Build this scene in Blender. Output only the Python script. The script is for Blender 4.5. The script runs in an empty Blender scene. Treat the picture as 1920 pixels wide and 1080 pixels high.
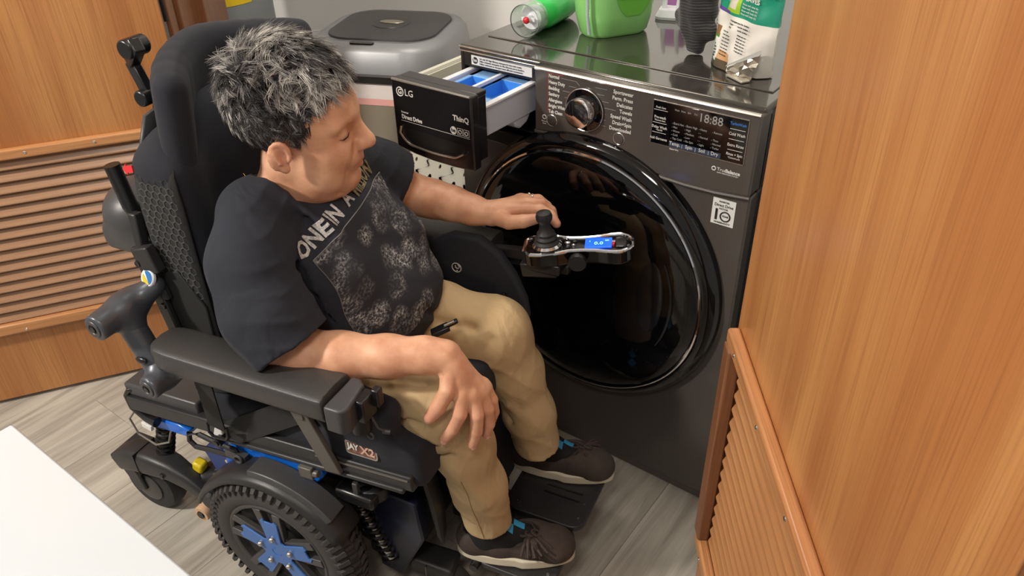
import bpy, bmesh, math, random
import numpy as np
from mathutils import Vector, Matrix, Euler
PI = math.pi
R_ = math.radians
SC = bpy.context.scene
COL = SC.collection
random.seed(7); np.random.seed(7)

# ------------------------------------------------------------------ camera
cd = bpy.data.cameras.new('camera'); cam = bpy.data.objects.new('camera', cd); COL.objects.link(cam)
cam.location = (1.1131, -1.2748, 1.4828)
cam.rotation_euler = (0.9801, 0.0214, 0.6405)
cd.sensor_width = 36.0; cd.lens = 36.0*1477.13/1920.0; cd.clip_start = 0.02
SC.camera = cam
# ------------------------------------------------------------------ world, lamps, exposure
w = bpy.data.worlds.new('room_light'); SC.world = w; w.use_nodes = True
w.node_tree.nodes['Background'].inputs[0].default_value = (1.0, 0.955, 0.90, 1)
w.node_tree.nodes['Background'].inputs[1].default_value = 0.35
def area(name, loc, target, size, power, col=(1, 0.93, 0.84)):
    l = bpy.data.lights.new(name, 'AREA'); l.shape = 'DISK'; l.size = size; l.energy = power; l.color = col
    o = bpy.data.objects.new(name, l); COL.objects.link(o); o.location = loc
    o.rotation_euler = (Vector(target)-Vector(loc)).to_track_quat('-Z', 'Y').to_euler()
    return o
area('ceiling_lamp_key', (-0.95, -2.45, 2.42), (0.3, -0.4, 0.5), 0.26, 72)
area('ceiling_lamp_right', (1.0, -1.6, 2.42), (0.3, -0.3, 0.5), 0.5, 14)
area('closet_wall_fill', (-0.1, 0.05, 2.42), (-0.3, 0.86, 0.8), 0.8, 17)  # added fill that brightens the closet's back wall, no real fixture
SC.view_settings.view_transform = 'Standard'
SC.view_settings.look = 'None'
SC.view_settings.exposure = 0.0
SC.view_settings.gamma = 1.0
SC.view_settings.use_curve_mapping = False

# ------------------------------------------------------------------ materials
def lin(c):
    return tuple(((x/255.0)/12.92 if x/255.0 <= 0.04045 else ((x/255.0+0.055)/1.055)**2.4) for x in c)+(1.0,)
def mat(name, c, rough=0.5, metal=0.0, spec=0.5, coat=0.0, bump=0.0, bscale=200.0, var=0.0, vscale=8.0, trans=0.0, emit=None, sheen=0.0, stretch=None, sss=0.0):
    m = bpy.data.materials.new(name); m.use_nodes = True
    nt = m.node_tree; b = nt.nodes['Principled BSDF']
    b.inputs['Base Color'].default_value = lin(c)
    b.inputs['Roughness'].default_value = rough
    b.inputs['Metallic'].default_value = metal
    b.inputs['Specular IOR Level'].default_value = spec
    b.inputs['Coat Weight'].default_value = coat
    b.inputs['Coat Roughness'].default_value = 0.05
    b.inputs['Transmission Weight'].default_value = trans
    if sheen: b.inputs['Sheen Weight'].default_value = sheen
    if sss:
        b.inputs['Subsurface Weight'].default_value = sss
        b.inputs['Subsurface Radius'].default_value = (0.01, 0.004, 0.002)
        b.inputs['Subsurface Scale'].default_value = 0.5
    if emit:
        b.inputs['Emission Color'].default_value = lin(emit[0]); b.inputs['Emission Strength'].default_value = emit[1]
    tc = nt.nodes.new('ShaderNodeTexCoord')
    src = tc.outputs['Object']
    if stretch:
        mp = nt.nodes.new('ShaderNodeMapping'); mp.inputs['Scale'].default_value = stretch
        nt.links.new(src, mp.inputs['Vector']); src = mp.outputs['Vector']
    if var:
        n = nt.nodes.new('ShaderNodeTexNoise'); n.inputs['Scale'].default_value = vscale; n.inputs['Detail'].default_value = 5
        nt.links.new(src, n.inputs['Vector'])
        cr = nt.nodes.new('ShaderNodeValToRGB')
        k1 = 1-var; k2 = 1+var
        L = lin(c)
        cr.color_ramp.elements[0].position = 0.35; cr.color_ramp.elements[1].position = 0.65
        cr.color_ramp.elements[0].color = (L[0]*k1, L[1]*k1, L[2]*k1, 1)
        cr.color_ramp.elements[1].color = (min(1, L[0]*k2), min(1, L[1]*k2), min(1, L[2]*k2), 1)
        nt.links.new(n.outputs['Fac'], cr.inputs['Fac']); nt.links.new(cr.outputs['Color'], b.inputs['Base Color'])
    if bump:
        n = nt.nodes.new('ShaderNodeTexNoise'); n.inputs['Scale'].default_value = bscale; n.inputs['Detail'].default_value = 3
        nt.links.new(src, n.inputs['Vector'])
        bp = nt.nodes.new('ShaderNodeBump'); bp.inputs['Strength'].default_value = bump; bp.inputs['Distance'].default_value = 0.002
        nt.links.new(n.outputs['Fac'], bp.inputs['Height']); nt.links.new(bp.outputs['Normal'], b.inputs['Normal'])
    return m
def wrinkle(m, scale=16.0, strength=0.5, dist=0.012, stretch=(1, 1, 1)):
    """soft cloth creases laid over the material's own weave"""
    nt = m.node_tree; b = nt.nodes['Principled BSDF']; N = nt.nodes.new
    tc = N('ShaderNodeTexCoord'); mp = N('ShaderNodeMapping'); mp.inputs['Scale'].default_value = stretch; nt.links.new(tc.outputs['Object'], mp.inputs['Vector'])
    n = N('ShaderNodeTexNoise'); n.inputs['Scale'].default_value = scale; n.inputs['Detail'].default_value = 2.5; n.inputs['Distortion'].default_value = 1.2
    nt.links.new(mp.outputs[0], n.inputs['Vector'])
    bp = N('ShaderNodeBump'); bp.inputs['Strength'].default_value = strength; bp.inputs['Distance'].default_value = dist
    nt.links.new(n.outputs['Fac'], bp.inputs['Height'])
    old = [l for l in nt.links if l.to_socket == b.inputs['Normal']]
    if old: nt.links.new(old[0].from_socket, bp.inputs['Normal'])
    nt.links.new(bp.outputs['Normal'], b.inputs['Normal']); return m
def wood(name, base, dark, light, axis=2, rough=0.32, gs=1.0, wav=0.35):
    """varnished mahogany veneer; grain runs along the given local axis"""
    m = bpy.data.materials.new(name); m.use_nodes = True
    nt = m.node_tree; N = nt.nodes.new; Lk = nt.links.new; b = nt.nodes['Principled BSDF']
    tc = N('ShaderNodeTexCoord')
    def mapped(sl, sc_):
        mp = N('ShaderNodeMapping'); s = [sc_]*3; s[axis] = sl; mp.inputs['Scale'].default_value = s
        Lk(tc.outputs['Object'], mp.inputs['Vector']); return mp.outputs['Vector']
    n1 = N('ShaderNodeTexNoise'); n1.inputs['Scale'].default_value = 1; n1.inputs['Detail'].default_value = 2; n1.inputs['Distortion'].default_value = wav
    Lk(mapped(0.9*gs, 13*gs), n1.inputs['Vector'])
    n2 = N('ShaderNodeTexNoise'); n2.inputs['Scale'].default_value = 1; n2.inputs['Detail'].default_value = 6
    Lk(mapped(7*gs, 420*gs), n2.inputs['Vector'])
    n3 = N('ShaderNodeTexNoise'); n3.inputs['Scale'].default_value = 1; n3.inputs['Detail'].default_value = 3
    Lk(mapped(2.5*gs, 90*gs), n3.inputs['Vector'])
    r1 = N('ShaderNodeValToRGB'); e = r1.color_ramp.elements
    e[0].position = 0.36; e[0].color = lin(base); e[1].position = 0.68; e[1].color = lin(light)
    Lk(n1.outputs['Fac'], r1.inputs['Fac'])
    r2 = N('ShaderNodeMapRange'); r2.inputs['From Min'].default_value = 0.45; r2.inputs['From Max'].default_value = 0.75; r2.inputs['To Max'].default_value = 0.6
    Lk(n2.outputs['Fac'], r2.inputs['Value'])
    mx = N('ShaderNodeMixRGB'); mx.inputs[2].default_value = lin(dark)
    Lk(r2.outputs['Result'], mx.inputs[0]); Lk(r1.outputs['Color'], mx.inputs[1])
    r3 = N('ShaderNodeMapRange'); r3.inputs['From Min'].default_value = 0.5; r3.inputs['From Max'].default_value = 0.8; r3.inputs['To Max'].default_value = 0.28
    Lk(n3.outputs['Fac'], r3.inputs['Value'])
    mx2 = N('ShaderNodeMixRGB'); mx2.inputs[2].default_value = lin(dark)
    Lk(r3.outputs['Result'], mx2.inputs[0]); Lk(mx.outputs['Color'], mx2.inputs[1])
    Lk(mx2.outputs['Color'], b.inputs['Base Color'])
    b.inputs['Roughness'].default_value = rough
    return m
M = {}
M['door_wood'] = wood('door_wood', (168, 108, 62), (138, 84, 48), (192, 136, 82), 2, gs=0.8, wav=0.6)
M['slat_wood_sheen'] = wood('slat_wood_sheen', (168, 128, 98), (122, 84, 58), (196, 158, 126), 0, rough=0.28)  # left slats: whitish sheen of grazing light mixed into the wood colour
M['slat_wood_sheen2'] = wood('slat_wood_right', (168, 114, 72), (126, 80, 48), (192, 138, 92), 0, rough=0.3)
M['trim_wood'] = wood('trim_wood', (176, 116, 72), (126, 78, 46), (206, 150, 100), 0, rough=0.3)
M['frame_wood'] = wood('frame_wood', (120, 78, 52), (84, 52, 34), (146, 98, 66), 2)
M['wall'] = mat('wall_paint', (226, 225, 222), 0.7, bump=0.05, bscale=120)
M['ceil'] = mat('ceiling_paint', (235, 233, 228), 0.8)
M['graphite'] = mat('graphite_steel', (92, 87, 83), 0.30, 0.45, coat=0.25, var=0.04, vscale=900, stretch=(1, 1, 0.02))
M['graphite_top'] = mat('glossy_graphite_top', (84, 80, 74), 0.12, 0.6, coat=0.5)
M['darkmetal'] = mat('dark_cabinet_metal', (52, 50, 50), 0.35, 0.5)
M['trimchrome'] = mat('satin_trim', (205, 198, 190), 0.22, 0.9)
M['chrome'] = mat('chrome', (225, 225, 228), 0.06, 1.0)
M['gloss_black'] = mat('glossy_black_glass', (7, 7, 9), 0.045, 0, spec=0.5, coat=0.3)
M['satin_black'] = mat('satin_black_plastic', (24, 24, 26), 0.3)
M['drawer_black'] = mat('drawer_black', (30, 29, 30), 0.24, 0.2, coat=0.3)
M['print'] = mat('white_print', (215, 213, 208), 0.6)
M['print_dim'] = mat('dim_print', (150, 148, 145), 0.6)
M['print_red'] = mat('red_print', (190, 70, 66), 0.6)
M['print_blue'] = mat('blue_print', (60, 130, 215), 0.6)
M['print_black'] = mat('black_print', (30, 30, 32), 0.6)
M['blue_strip'] = mat('slate_blue_strip', (52, 62, 82), 0.4)
M['white_plastic'] = mat('white_plastic', (226, 228, 232), 0.35)
M['offwhite'] = mat('offwhite_plastic', (205, 203, 188), 0.45)
M['grey_plastic'] = mat('pale_grey_plastic', (186, 192, 204), 0.35)
M['tray_blue'] = mat('blue_plastic', (70, 146, 228), 0.3)
M['tray_lightblue'] = mat('light_blue_plastic', (140, 184, 238), 0.3)
M['label'] = mat('label_paper', (222, 222, 218), 0.5)

# ------------------------------------------------------------------ mesh builder
class MB:
    def __init__(s): s.v = []; s.f = []
    def add(s, vs, fs, Mx=None):
        o = len(s.v)
        for p in vs:
            p = Vector(p)
            s.v.append(tuple(Mx @ p) if Mx else tuple(p))
        for f in fs: s.f.append(tuple(i+o for i in f))
        return s
    def box(s, c, d, rot=None, taper=1.0):
        x, y, z = d[0]/2, d[1]/2, d[2]/2; t = taper
        vs = [(-x, -y, -z), (x, -y, -z), (x, y, -z), (-x, y, -z), (-x*t, -y*t, z), (x*t, -y*t, z), (x*t, y*t, z), (-x*t, y*t, z)]
        fs = [(0, 3, 2, 1), (4, 5, 6, 7), (0, 1, 5, 4), (1, 2, 6, 5), (2, 3, 7, 6), (3, 0, 4, 7)]
        Mx = Matrix.Translation(c)
        if rot is not None: Mx = Mx @ (rot.to_matrix().to_4x4() if isinstance(rot, Euler) else rot.to_4x4())
        return s.add(vs, fs, Mx)
    def box2(s, a, b):
        return s.box([(a[i]+b[i])/2 for i in range(3)], [abs(b[i]-a[i]) for i in range(3)])
    def bar(s, p0, p1, w_, h_, up=(0, 0, 1), w1=None, h1=None):
        p0 = Vector(p0); p1 = Vector(p1); t = (p1-p0).normalized(); u = Vector(up)
        sd = t.cross(u)
        if sd.length < 1e-4: sd = t.cross(Vector((1, 0, 0)))
        sd.normalize(); u = sd.cross(t)
        w1 = w_ if w1 is None else w1; h1 = h_ if h1 is None else h1
        vs = []
        for p, ww, hh in ((p0, w_, h_), (p1, w1, h1)):
            for a, b in ((-1, -1), (1, -1), (1, 1), (-1, 1)): vs.append(p+sd*a*ww/2+u*b*hh/2)
        return s.add(vs, [(0, 1, 2, 3), (7, 6, 5, 4), (0, 4, 5, 1), (1, 5, 6, 2), (2, 6, 7, 3), (3, 7, 4, 0)])
    def tube(s, pts, r, n=10, closed=False, flat=1.0, up=None):
        pts = [Vector(p) for p in pts]; k = len(pts)
        rs = r if isinstance(r, (list, tuple)) else [r]*k
        vs = []; prev = None
        for i, p in enumerate(pts):
            a = pts[(i-1) % k] if (closed or i > 0) else p
            b = pts[(i+1) % k] if (closed or i < k-1) else p
            t = (b-a).normalized()
            if prev is None:
                u = Vector(up) if up else (Vector((0, 0, 1)) if abs(t.z) < 0.9 else Vector((1, 0, 0)))
            else: u = prev
            u = (u-t*u.dot(t)).normalized(); prev = u; sd = t.cross(u)
            for j in range(n):
                an = 2*PI*j/n
                vs.append(p+(sd*math.cos(an)+u*math.sin(an)*flat)*rs[i])
        fs = []
        m = k if closed else k-1
        for i in range(m):
            for j in range(n):
                a = i*n+j; b = i*n+(j+1) % n; c = ((i+1) % k)*n+(j+1) % n; d = ((i+1) % k)*n+j
                fs.append((a, b, c, d))
        if not closed:
            fs.append(tuple(range(n))[::-1]); fs.append(tuple((k-1)*n+j for j in range(n)))
        return s.add(vs, fs)
    def cyl(s, p0, p1, r0, r1=None, n=24):
        return s.tube([p0, p1], [r0, r0 if r1 is None else r1], n)
    def lathe(s, prof, c, ax=(0, 0, 1), n=48, cap=True):
        """prof: (radius, height along ax)"""
        q = Vector((0, 0, 1)).rotation_difference(Vector(ax).normalized()).to_matrix().to_4x4()
        Mx = Matrix.Translation(c) @ q
        vs = []; fs = []
        for r, h in prof:
            for j in range(n): vs.append((r*math.cos(2*PI*j/n), r*math.sin(2*PI*j/n), h))
        for i in range(len(prof)-1):
            for j in range(n): fs.append((i*n+j, i*n+(j+1) % n, (i+1)*n+(j+1) % n, (i+1)*n+j))
        if cap:
            if prof[0][0] > 1e-5: fs.append(tuple(range(n))[::-1])
            if prof[-1][0] > 1e-5: fs.append(tuple((len(prof)-1)*n+j for j in range(n)))
        return s.add(vs, fs, Mx)
    def torus(s, c, R, r, ax=(0, 0, 1), n=48, m=8, a0=0, a1=2*PI):
        q = Vector((0, 0, 1)).rotation_difference(Vector(ax).normalized()).to_matrix()
        full = abs(a1-a0-2*PI) < 1e-6
        k = n if full else n+1
        pts = [Vector(c)+q @ Vector((R*math.cos(a0+(a1-a0)*i/n), R*math.sin(a0+(a1-a0)*i/n), 0)) for i in range(k)]
        return s.tube(pts, r, m, closed=full)
    def prism(s, poly, h, Mx=None):
        """poly in local xy, extruded along z 0..h"""
        n = len(poly)
        vs = [(p[0], p[1], 0) for p in poly]+[(p[0], p[1], h) for p in poly]
        fs = [tuple(range(n))[::-1], tuple(range(n, 2*n))]+[(i, (i+1) % n, n+(i+1) % n, n+i) for i in range(n)]
        return s.add(vs, fs, Mx)
    def ell(s, c, r, rot=None, nu=20, nv=12):
        vs = [(0, 0, -1)]; fs = []
        for i in range(1, nv):
            t = -PI/2+PI*i/nv
            for j in range(nu): vs.append((math.cos(t)*math.cos(2*PI*j/nu), math.cos(t)*math.sin(2*PI*j/nu), math.sin(t)))
        vs.append((0, 0, 1)); L = len(vs)-1
        for j in range(nu): fs.append((0, 1+(j+1) % nu, 1+j)); fs.append((L, L-nu+j, L-nu+(j+1) % nu))
        for i in range(nv-2):
            for j in range(nu):
                a = 1+i*nu+j; b = 1+i*nu+(j+1) % nu; fs.append((a, b, b+nu, a+nu))
        Mx = Matrix.Translation(c) @ ((rot.to_matrix().to_4x4() if isinstance(rot, Euler) else rot.to_4x4()) if rot is not None else Matrix()) @ Matrix.Diagonal((r[0], r[1], r[2], 1))
        return s.add(vs, fs, Mx)
    def text(s, body, size, org, xd=(1, 0, 0), yd=(0, 0, 1), align='LEFT', bold=0.0, ext=0.0003, sx=1.0):
        c = bpy.data.curves.new('t', 'FONT'); c.body = body; c.size = size; c.align_x = align; c.align_y = 'CENTER'
        c.extrude = ext; c.resolution_u = 2; c.offset = bold*size
        o = bpy.data.objects.new('t', c); COL.objects.link(o)
        me = bpy.data.meshes.new_from_object(o)
        xd = Vector(xd).normalized(); yd = Vector(yd).normalized(); zd = xd.cross(yd)
        Mx = Matrix.Translation(org) @ Matrix((xd, yd, zd)).transposed().to_4x4() @ Matrix.Diagonal((sx, 1, 1, 1))
        s.add([v.co.copy() for v in me.vertices], [tuple(p.vertices) for p in me.polygons], Mx)
        bpy.data.objects.remove(o); bpy.data.curves.remove(c); bpy.data.meshes.remove(me)
        return s
    def build(s, name, m, parent=None, org=(0, 0, 0), smooth=True, bev=0.0, seg=2, ang=35, sub=0):
        me = bpy.data.meshes.new(name)
        o3 = Vector(org)
        me.from_pydata([tuple(Vector(p)-o3) for p in s.v], [], s.f); me.validate(); me.update()
        bm = bmesh.new(); bm.from_mesh(me); bmesh.ops.recalc_face_normals(bm, faces=bm.faces); bm.to_mesh(me); bm.free()
        if smooth:
            me.polygons.foreach_set('use_smooth', [True]*len(me.polygons)); me.set_sharp_from_angle(angle=R_(ang))
        me.materials.append(m if not isinstance(m, str) else M[m])
        o = bpy.data.objects.new(name, me); COL.objects.link(o)
        if parent: o.parent = parent
        if bev:
            b = o.modifiers.new('bevel', 'BEVEL'); b.width = bev; b.segments = seg; b.limit_method = 'ANGLE'; b.angle_limit = R_(40)
            b.harden_normals = False
        if sub:
            sb = o.modifiers.new('sub', 'SUBSURF'); sb.levels = sub; sb.render_levels = sub
        return o
def rrect(w_, h_, r, n=5, cx=0, cy=0):
    out = []
    for sx, sy, a in ((1, 1, 0), (-1, 1, 90), (-1, -1, 180), (1, -1, 270)):
        for i in range(n+1):
            t = R_(a+90*i/n); out.append((cx+sx*(w_/2-r)+r*math.cos(t), cy+sy*(h_/2-r)+r*math.sin(t)))
    return out
def frame(o, x, y):
    """matrix with local x, y axes given and origin o"""
    x = Vector(x).normalized(); y = Vector(y); y = (y-x*y.dot(x)).normalized(); z = x.cross(y)
    return Matrix.Translation(o) @ Matrix((x, y, z)).transposed().to_4x4()
def tag(o, label=None, cat=None, group=None, kind=None):
    if label: o['label'] = label
    if cat: o['category'] = cat
    if group: o['group'] = group
    if kind: o['kind'] = kind
    return o
def empty(name, loc=(0, 0, 0), rz=0.0, **k):
    o = bpy.data.objects.new(name, None); COL.objects.link(o); o.location = loc; o.rotation_euler = (0, 0, rz)
    o.empty_display_size = 0.1
    return tag(o, **k)
def part(mb, name, m, parent, **k): return mb.build(name, m, parent, **k)
def repeat(src, parent, loc, rot=None, label=None):
    c = src.copy(); COL.objects.link(c); c.parent = parent; c.location = loc
    if rot: c.rotation_euler = rot
    return c

# ------------------------------------------------------------------ signed-distance modelling (for soft continuous forms)
import openvdb as vdb
class SDF:
    def __init__(s, lo, hi, vox):
        s.lo = np.array(lo, np.float32); s.vox = vox
        s.n = np.ceil((np.array(hi)-s.lo)/vox).astype(int)+1
        s.g = np.full(s.n, 0.1, np.float32)
    def _win(s, lo, hi):
        i0 = np.maximum(0, np.floor((lo-s.lo)/s.vox).astype(int)); i1 = np.minimum(s.n, np.ceil((hi-s.lo)/s.vox).astype(int)+1)
        i1 = np.maximum(i1, i0+1)
        ax = [s.lo[k]+s.vox*np.arange(i0[k], i1[k], dtype=np.float32) for k in range(3)]
        return (slice(i0[0], i1[0]), slice(i0[1], i1[1]), slice(i0[2], i1[2])), ax[0][:, None, None], ax[1][None, :, None], ax[2][None, None, :]
    def _mix(s, sl, d, k, sub=False):
        g = s.g[sl]
        if sub:
            h = np.clip(0.5-0.5*(g+d)/k, 0, 1); s.g[sl] = g*(1-h)+(-d)*h+k*h*(1-h)
        else:
            h = np.clip(0.5+0.5*(g-d)/k, 0, 1); s.g[sl] = g*(1-h)+d*h-k*h*(1-h)
    def cap(s, a, b, ra, rb=None, k=0.012, sub=False):
        rb = ra if rb is None else rb
        a = np.array(a, np.float32); b = np.array(b, np.float32); pad = max(ra, rb)+max(k, 0.01)+0.012
        sl, X, Y, Z = s._win(np.minimum(a, b)-pad, np.maximum(a, b)+pad)
        ba = b-a; L2 = float(ba@ba)+1e-9
        t = np.clip(((X-a[0])*ba[0]+(Y-a[1])*ba[1]+(Z-a[2])*ba[2])/L2, 0, 1)
        d = np.sqrt((X-a[0]-t*ba[0])**2+(Y-a[1]-t*ba[1])**2+(Z-a[2]-t*ba[2])**2)-(ra+(rb-ra)*t)
        s._mix(sl, d, k, sub); return s
    def chain(s, pts, rs, k=0.012):
        for i in range(len(pts)-1): s.cap(pts[i], pts[i+1], rs[i], rs[i+1], k)
        return s
    def ell(s, c, r, rot=None, k=0.012, sub=False):
        c = np.array(c, np.float32); m = max(r)+max(k, 0.01)+0.012
        sl, X, Y, Z = s._win(c-m, c+m)
        x, y, z = X-c[0], Y-c[1], Z-c[2]
        if rot is not None:
            q = np.array(rot.to_matrix() if isinstance(rot, Euler) else rot, np.float32)
            x, y, z = (q[0][0]*x+q[1][0]*y+q[2][0]*z, q[0][1]*x+q[1][1]*y+q[2][1]*z, q[0][2]*x+q[1][2]*y+q[2][2]*z)
        k0 = np.sqrt((x/r[0])**2+(y/r[1])**2+(z/r[2])**2); k1 = np.sqrt((x/r[0]**2)**2+(y/r[1]**2)**2+(z/r[2]**2)**2)+1e-6
        s._mix(sl, np.clip(k0*(k0-1)/k1, -0.1, 0.1), k, sub); return s
    def box(s, c, h, rot=None, rad=0.01, k=0.012, sub=False):
        c = np.array(c, np.float32); m = float(np.linalg.norm(h))+max(k, 0.01)+0.012
        sl, X, Y, Z = s._win(c-m, c+m)
        x, y, z = X-c[0], Y-c[1], Z-c[2]
        if rot is not None:
            q = np.array(rot.to_matrix() if isinstance(rot, Euler) else rot, np.float32)
            x, y, z = (q[0][0]*x+q[1][0]*y+q[2][0]*z, q[0][1]*x+q[1][1]*y+q[2][1]*z, q[0][2]*x+q[1][2]*y+q[2][2]*z)
        dx, dy, dz = abs(x)-(h[0]-rad), abs(y)-(h[1]-rad), abs(z)-(h[2]-rad)
        d = np.sqrt(np.maximum(dx, 0)**2+np.maximum(dy, 0)**2+np.maximum(dz, 0)**2)+np.minimum(np.maximum(dx, np.maximum(dy, dz)), 0)-rad
        s._mix(sl, d, k, sub); return s
    def carve(s, fn, lo=None, hi=None):
        """fn(X,Y,Z) -> added to the field inside the window"""
        sl, X, Y, Z = s._win(np.array(lo) if lo is not None else s.lo, np.array(hi) if hi is not None else s.lo+s.vox*s.n)
        s.g[sl] = s.g[sl]+fn(X, Y, Z).astype(np.float32); return s
    def cut(s, p, nrm):
        """remove everything on the side the normal points to"""
        nrm = np.array(nrm, np.float32); nrm /= np.linalg.norm(nrm)
        sl, X, Y, Z = s._win(s.lo, s.lo+s.vox*s.n)
        s.g = np.maximum(s.g, (X-p[0])*nrm[0]+(Y-p[1])*nrm[1]+(Z-p[2])*nrm[2]); return s
    def mesh(s, name, m, parent=None, org=(0, 0, 0), smooth_it=1):
        g = vdb.FloatGrid(3*s.vox); a = np.clip(s.g, -3*s.vox, 3*s.vox); g.copyFromArray(np.ascontiguousarray(a))
        p, q = g.convertToQuads(0.0)
        p = p*s.vox+s.lo-np.array(org, np.float32)
        me = bpy.data.meshes.new(name)
        me.vertices.add(len(p)); me.vertices.foreach_set('co', np.ascontiguousarray(p, np.float32).ravel())
        q = np.ascontiguousarray(q[:, ::-1]).astype(np.int32)
        me.loops.add(q.size); me.loops.foreach_set('vertex_index', q.ravel())
        me.polygons.add(len(q)); me.polygons.foreach_set('loop_start', np.arange(0, q.size, 4, dtype=np.int32))
        me.update(calc_edges=True)
        bm = bmesh.new(); bm.from_mesh(me)
        if smooth_it: 
            for _ in range(smooth_it): bmesh.ops.smooth_vert(bm, verts=bm.verts, factor=0.5, use_axis_x=True, use_axis_y=True, use_axis_z=True)
        bmesh.ops.recalc_face_normals(bm, faces=bm.faces)
        bm.to_mesh(me); bm.free()
        me.polygons.foreach_set('use_smooth', [True]*len(me.polygons))
        me.materials.append(M[m] if isinstance(m, str) else m)
        o = bpy.data.objects.new(name, me); COL.objects.link(o)
        if parent: o.parent = parent
        return o
# ================================================================== SETTING
fl = MB().box2((-2.6, -3.2, -0.06), (2.4, 0.9, -0.012)).build('floor', mat('subfloor', (96, 90, 82), 0.8))
tag(fl, kind='structure')
pm = bpy.data.materials.new('grey_oak_vinyl'); pm.use_nodes = True
nt = pm.node_tree; N = nt.nodes.new; Lk = nt.links.new; bs = nt.nodes['Principled BSDF']
tc = N('ShaderNodeTexCoord'); oi = N('ShaderNodeObjectInfo')
va = N('ShaderNodeVectorMath'); va.operation = 'ADD'
cx = N('ShaderNodeCombineXYZ'); mu = N('ShaderNodeMath'); mu.operation = 'MULTIPLY'; mu.inputs[1].default_value = 37.0
Lk(oi.outputs['Random'], mu.inputs[0]); Lk(mu.outputs[0], cx.inputs[0]); Lk(mu.outputs[0], cx.inputs[1])
Lk(tc.outputs['Object'], va.inputs[0]); Lk(cx.outputs[0], va.inputs[1])
mp = N('ShaderNodeMapping'); mp.inputs['Scale'].default_value = (22, 1.6, 1); Lk(va.outputs[0], mp.inputs['Vector'])
n1 = N('ShaderNodeTexNoise'); n1.inputs['Scale'].default_value = 1.0; n1.inputs['Detail'].default_value = 6; n1.inputs['Distortion'].default_value = 1.4
Lk(mp.outputs[0], n1.inputs['Vector'])
mp2 = N('ShaderNodeMapping'); mp2.inputs['Scale'].default_value = (260, 9, 1); Lk(va.outputs[0], mp2.inputs['Vector'])
n2 = N('ShaderNodeTexNoise'); n2.inputs['Scale'].default_value = 1.0; n2.inputs['Detail'].default_value = 3; Lk(mp2.outputs[0], n2.inputs['Vector'])
cr = N('ShaderNodeValToRGB'); e = cr.color_ramp.elements
e[0].position = 0.28; e[0].color = lin((150, 143, 132)); e[1].position = 0.66; e[1].color = lin((190, 184, 172))
Lk(n1.outputs['Fac'], cr.inputs['Fac'])
mx = N('ShaderNodeMixRGB'); mx.blend_type = 'MULTIPLY'; mx.inputs[0].default_value = 0.30
c2 = N('ShaderNodeValToRGB'); c2.color_ramp.elements[0].position = 0.3; c2.color_ramp.elements[0].color = (0.6, 0.58, 0.55, 1); c2.color_ramp.elements[1].position = 0.6
Lk(n2.outputs['Fac'], c2.inputs['Fac']); Lk(cr.outputs[0], mx.inputs[1]); Lk(c2.outputs[0], mx.inputs[2]); Lk(mx.outputs[0], bs.inputs['Base Color'])
bs.inputs['Roughness'].default_value = 0.42
M['plank'] = pm
# vinyl planks, each its own piece; grain runs towards the back wall
k = 0; PW, PL = 0.182, 1.22; pmeshes = {}
for i in range(-11, 8):
    x0 = i*PW+0.05
    off = (i*0.47) % 1.0*PL
    y = -2.3-off
    while y < 0.88:
        y0, y1 = max(y, -2.3), min(y+PL, 0.88)
        if y1-y0 > 0.02:
            key = round(y1-y0, 3)
            if key not in pmeshes:
                o = MB().box2((0.0003, 0.0003, -0.012), (PW-0.0003, y1-y0-0.0003, 0.0)).build('plank', 'plank', fl, bev=0.0005, seg=1); pmeshes[key] = o
                o.location = (x0, y0, 0)
            else: repeat(pmeshes[key], fl, (x0, y0, 0))
        y += PL
wb = MB().box2((-2.6, 0.86, 0), (2.4, 0.92, 2.5)).build('wall_back', 'wall'); tag(wb, kind='structure')
wl = MB().box2((-2.6, -0.2, 0), (-2.52, 0.86, 2.5)).build('wall_left', 'wall'); tag(wl, kind='structure')
wr = MB().box2((0.80, -0.05, 0), (0.88, 0.86, 2.5)).build('wall_right', 'wall'); tag(wr, kind='structure')
ce = MB().box2((-2.6, -3.2, 2.5), (2.4, 0.92, 2.55)).build('ceiling', 'ceil'); tag(ce, kind='structure')

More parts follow.
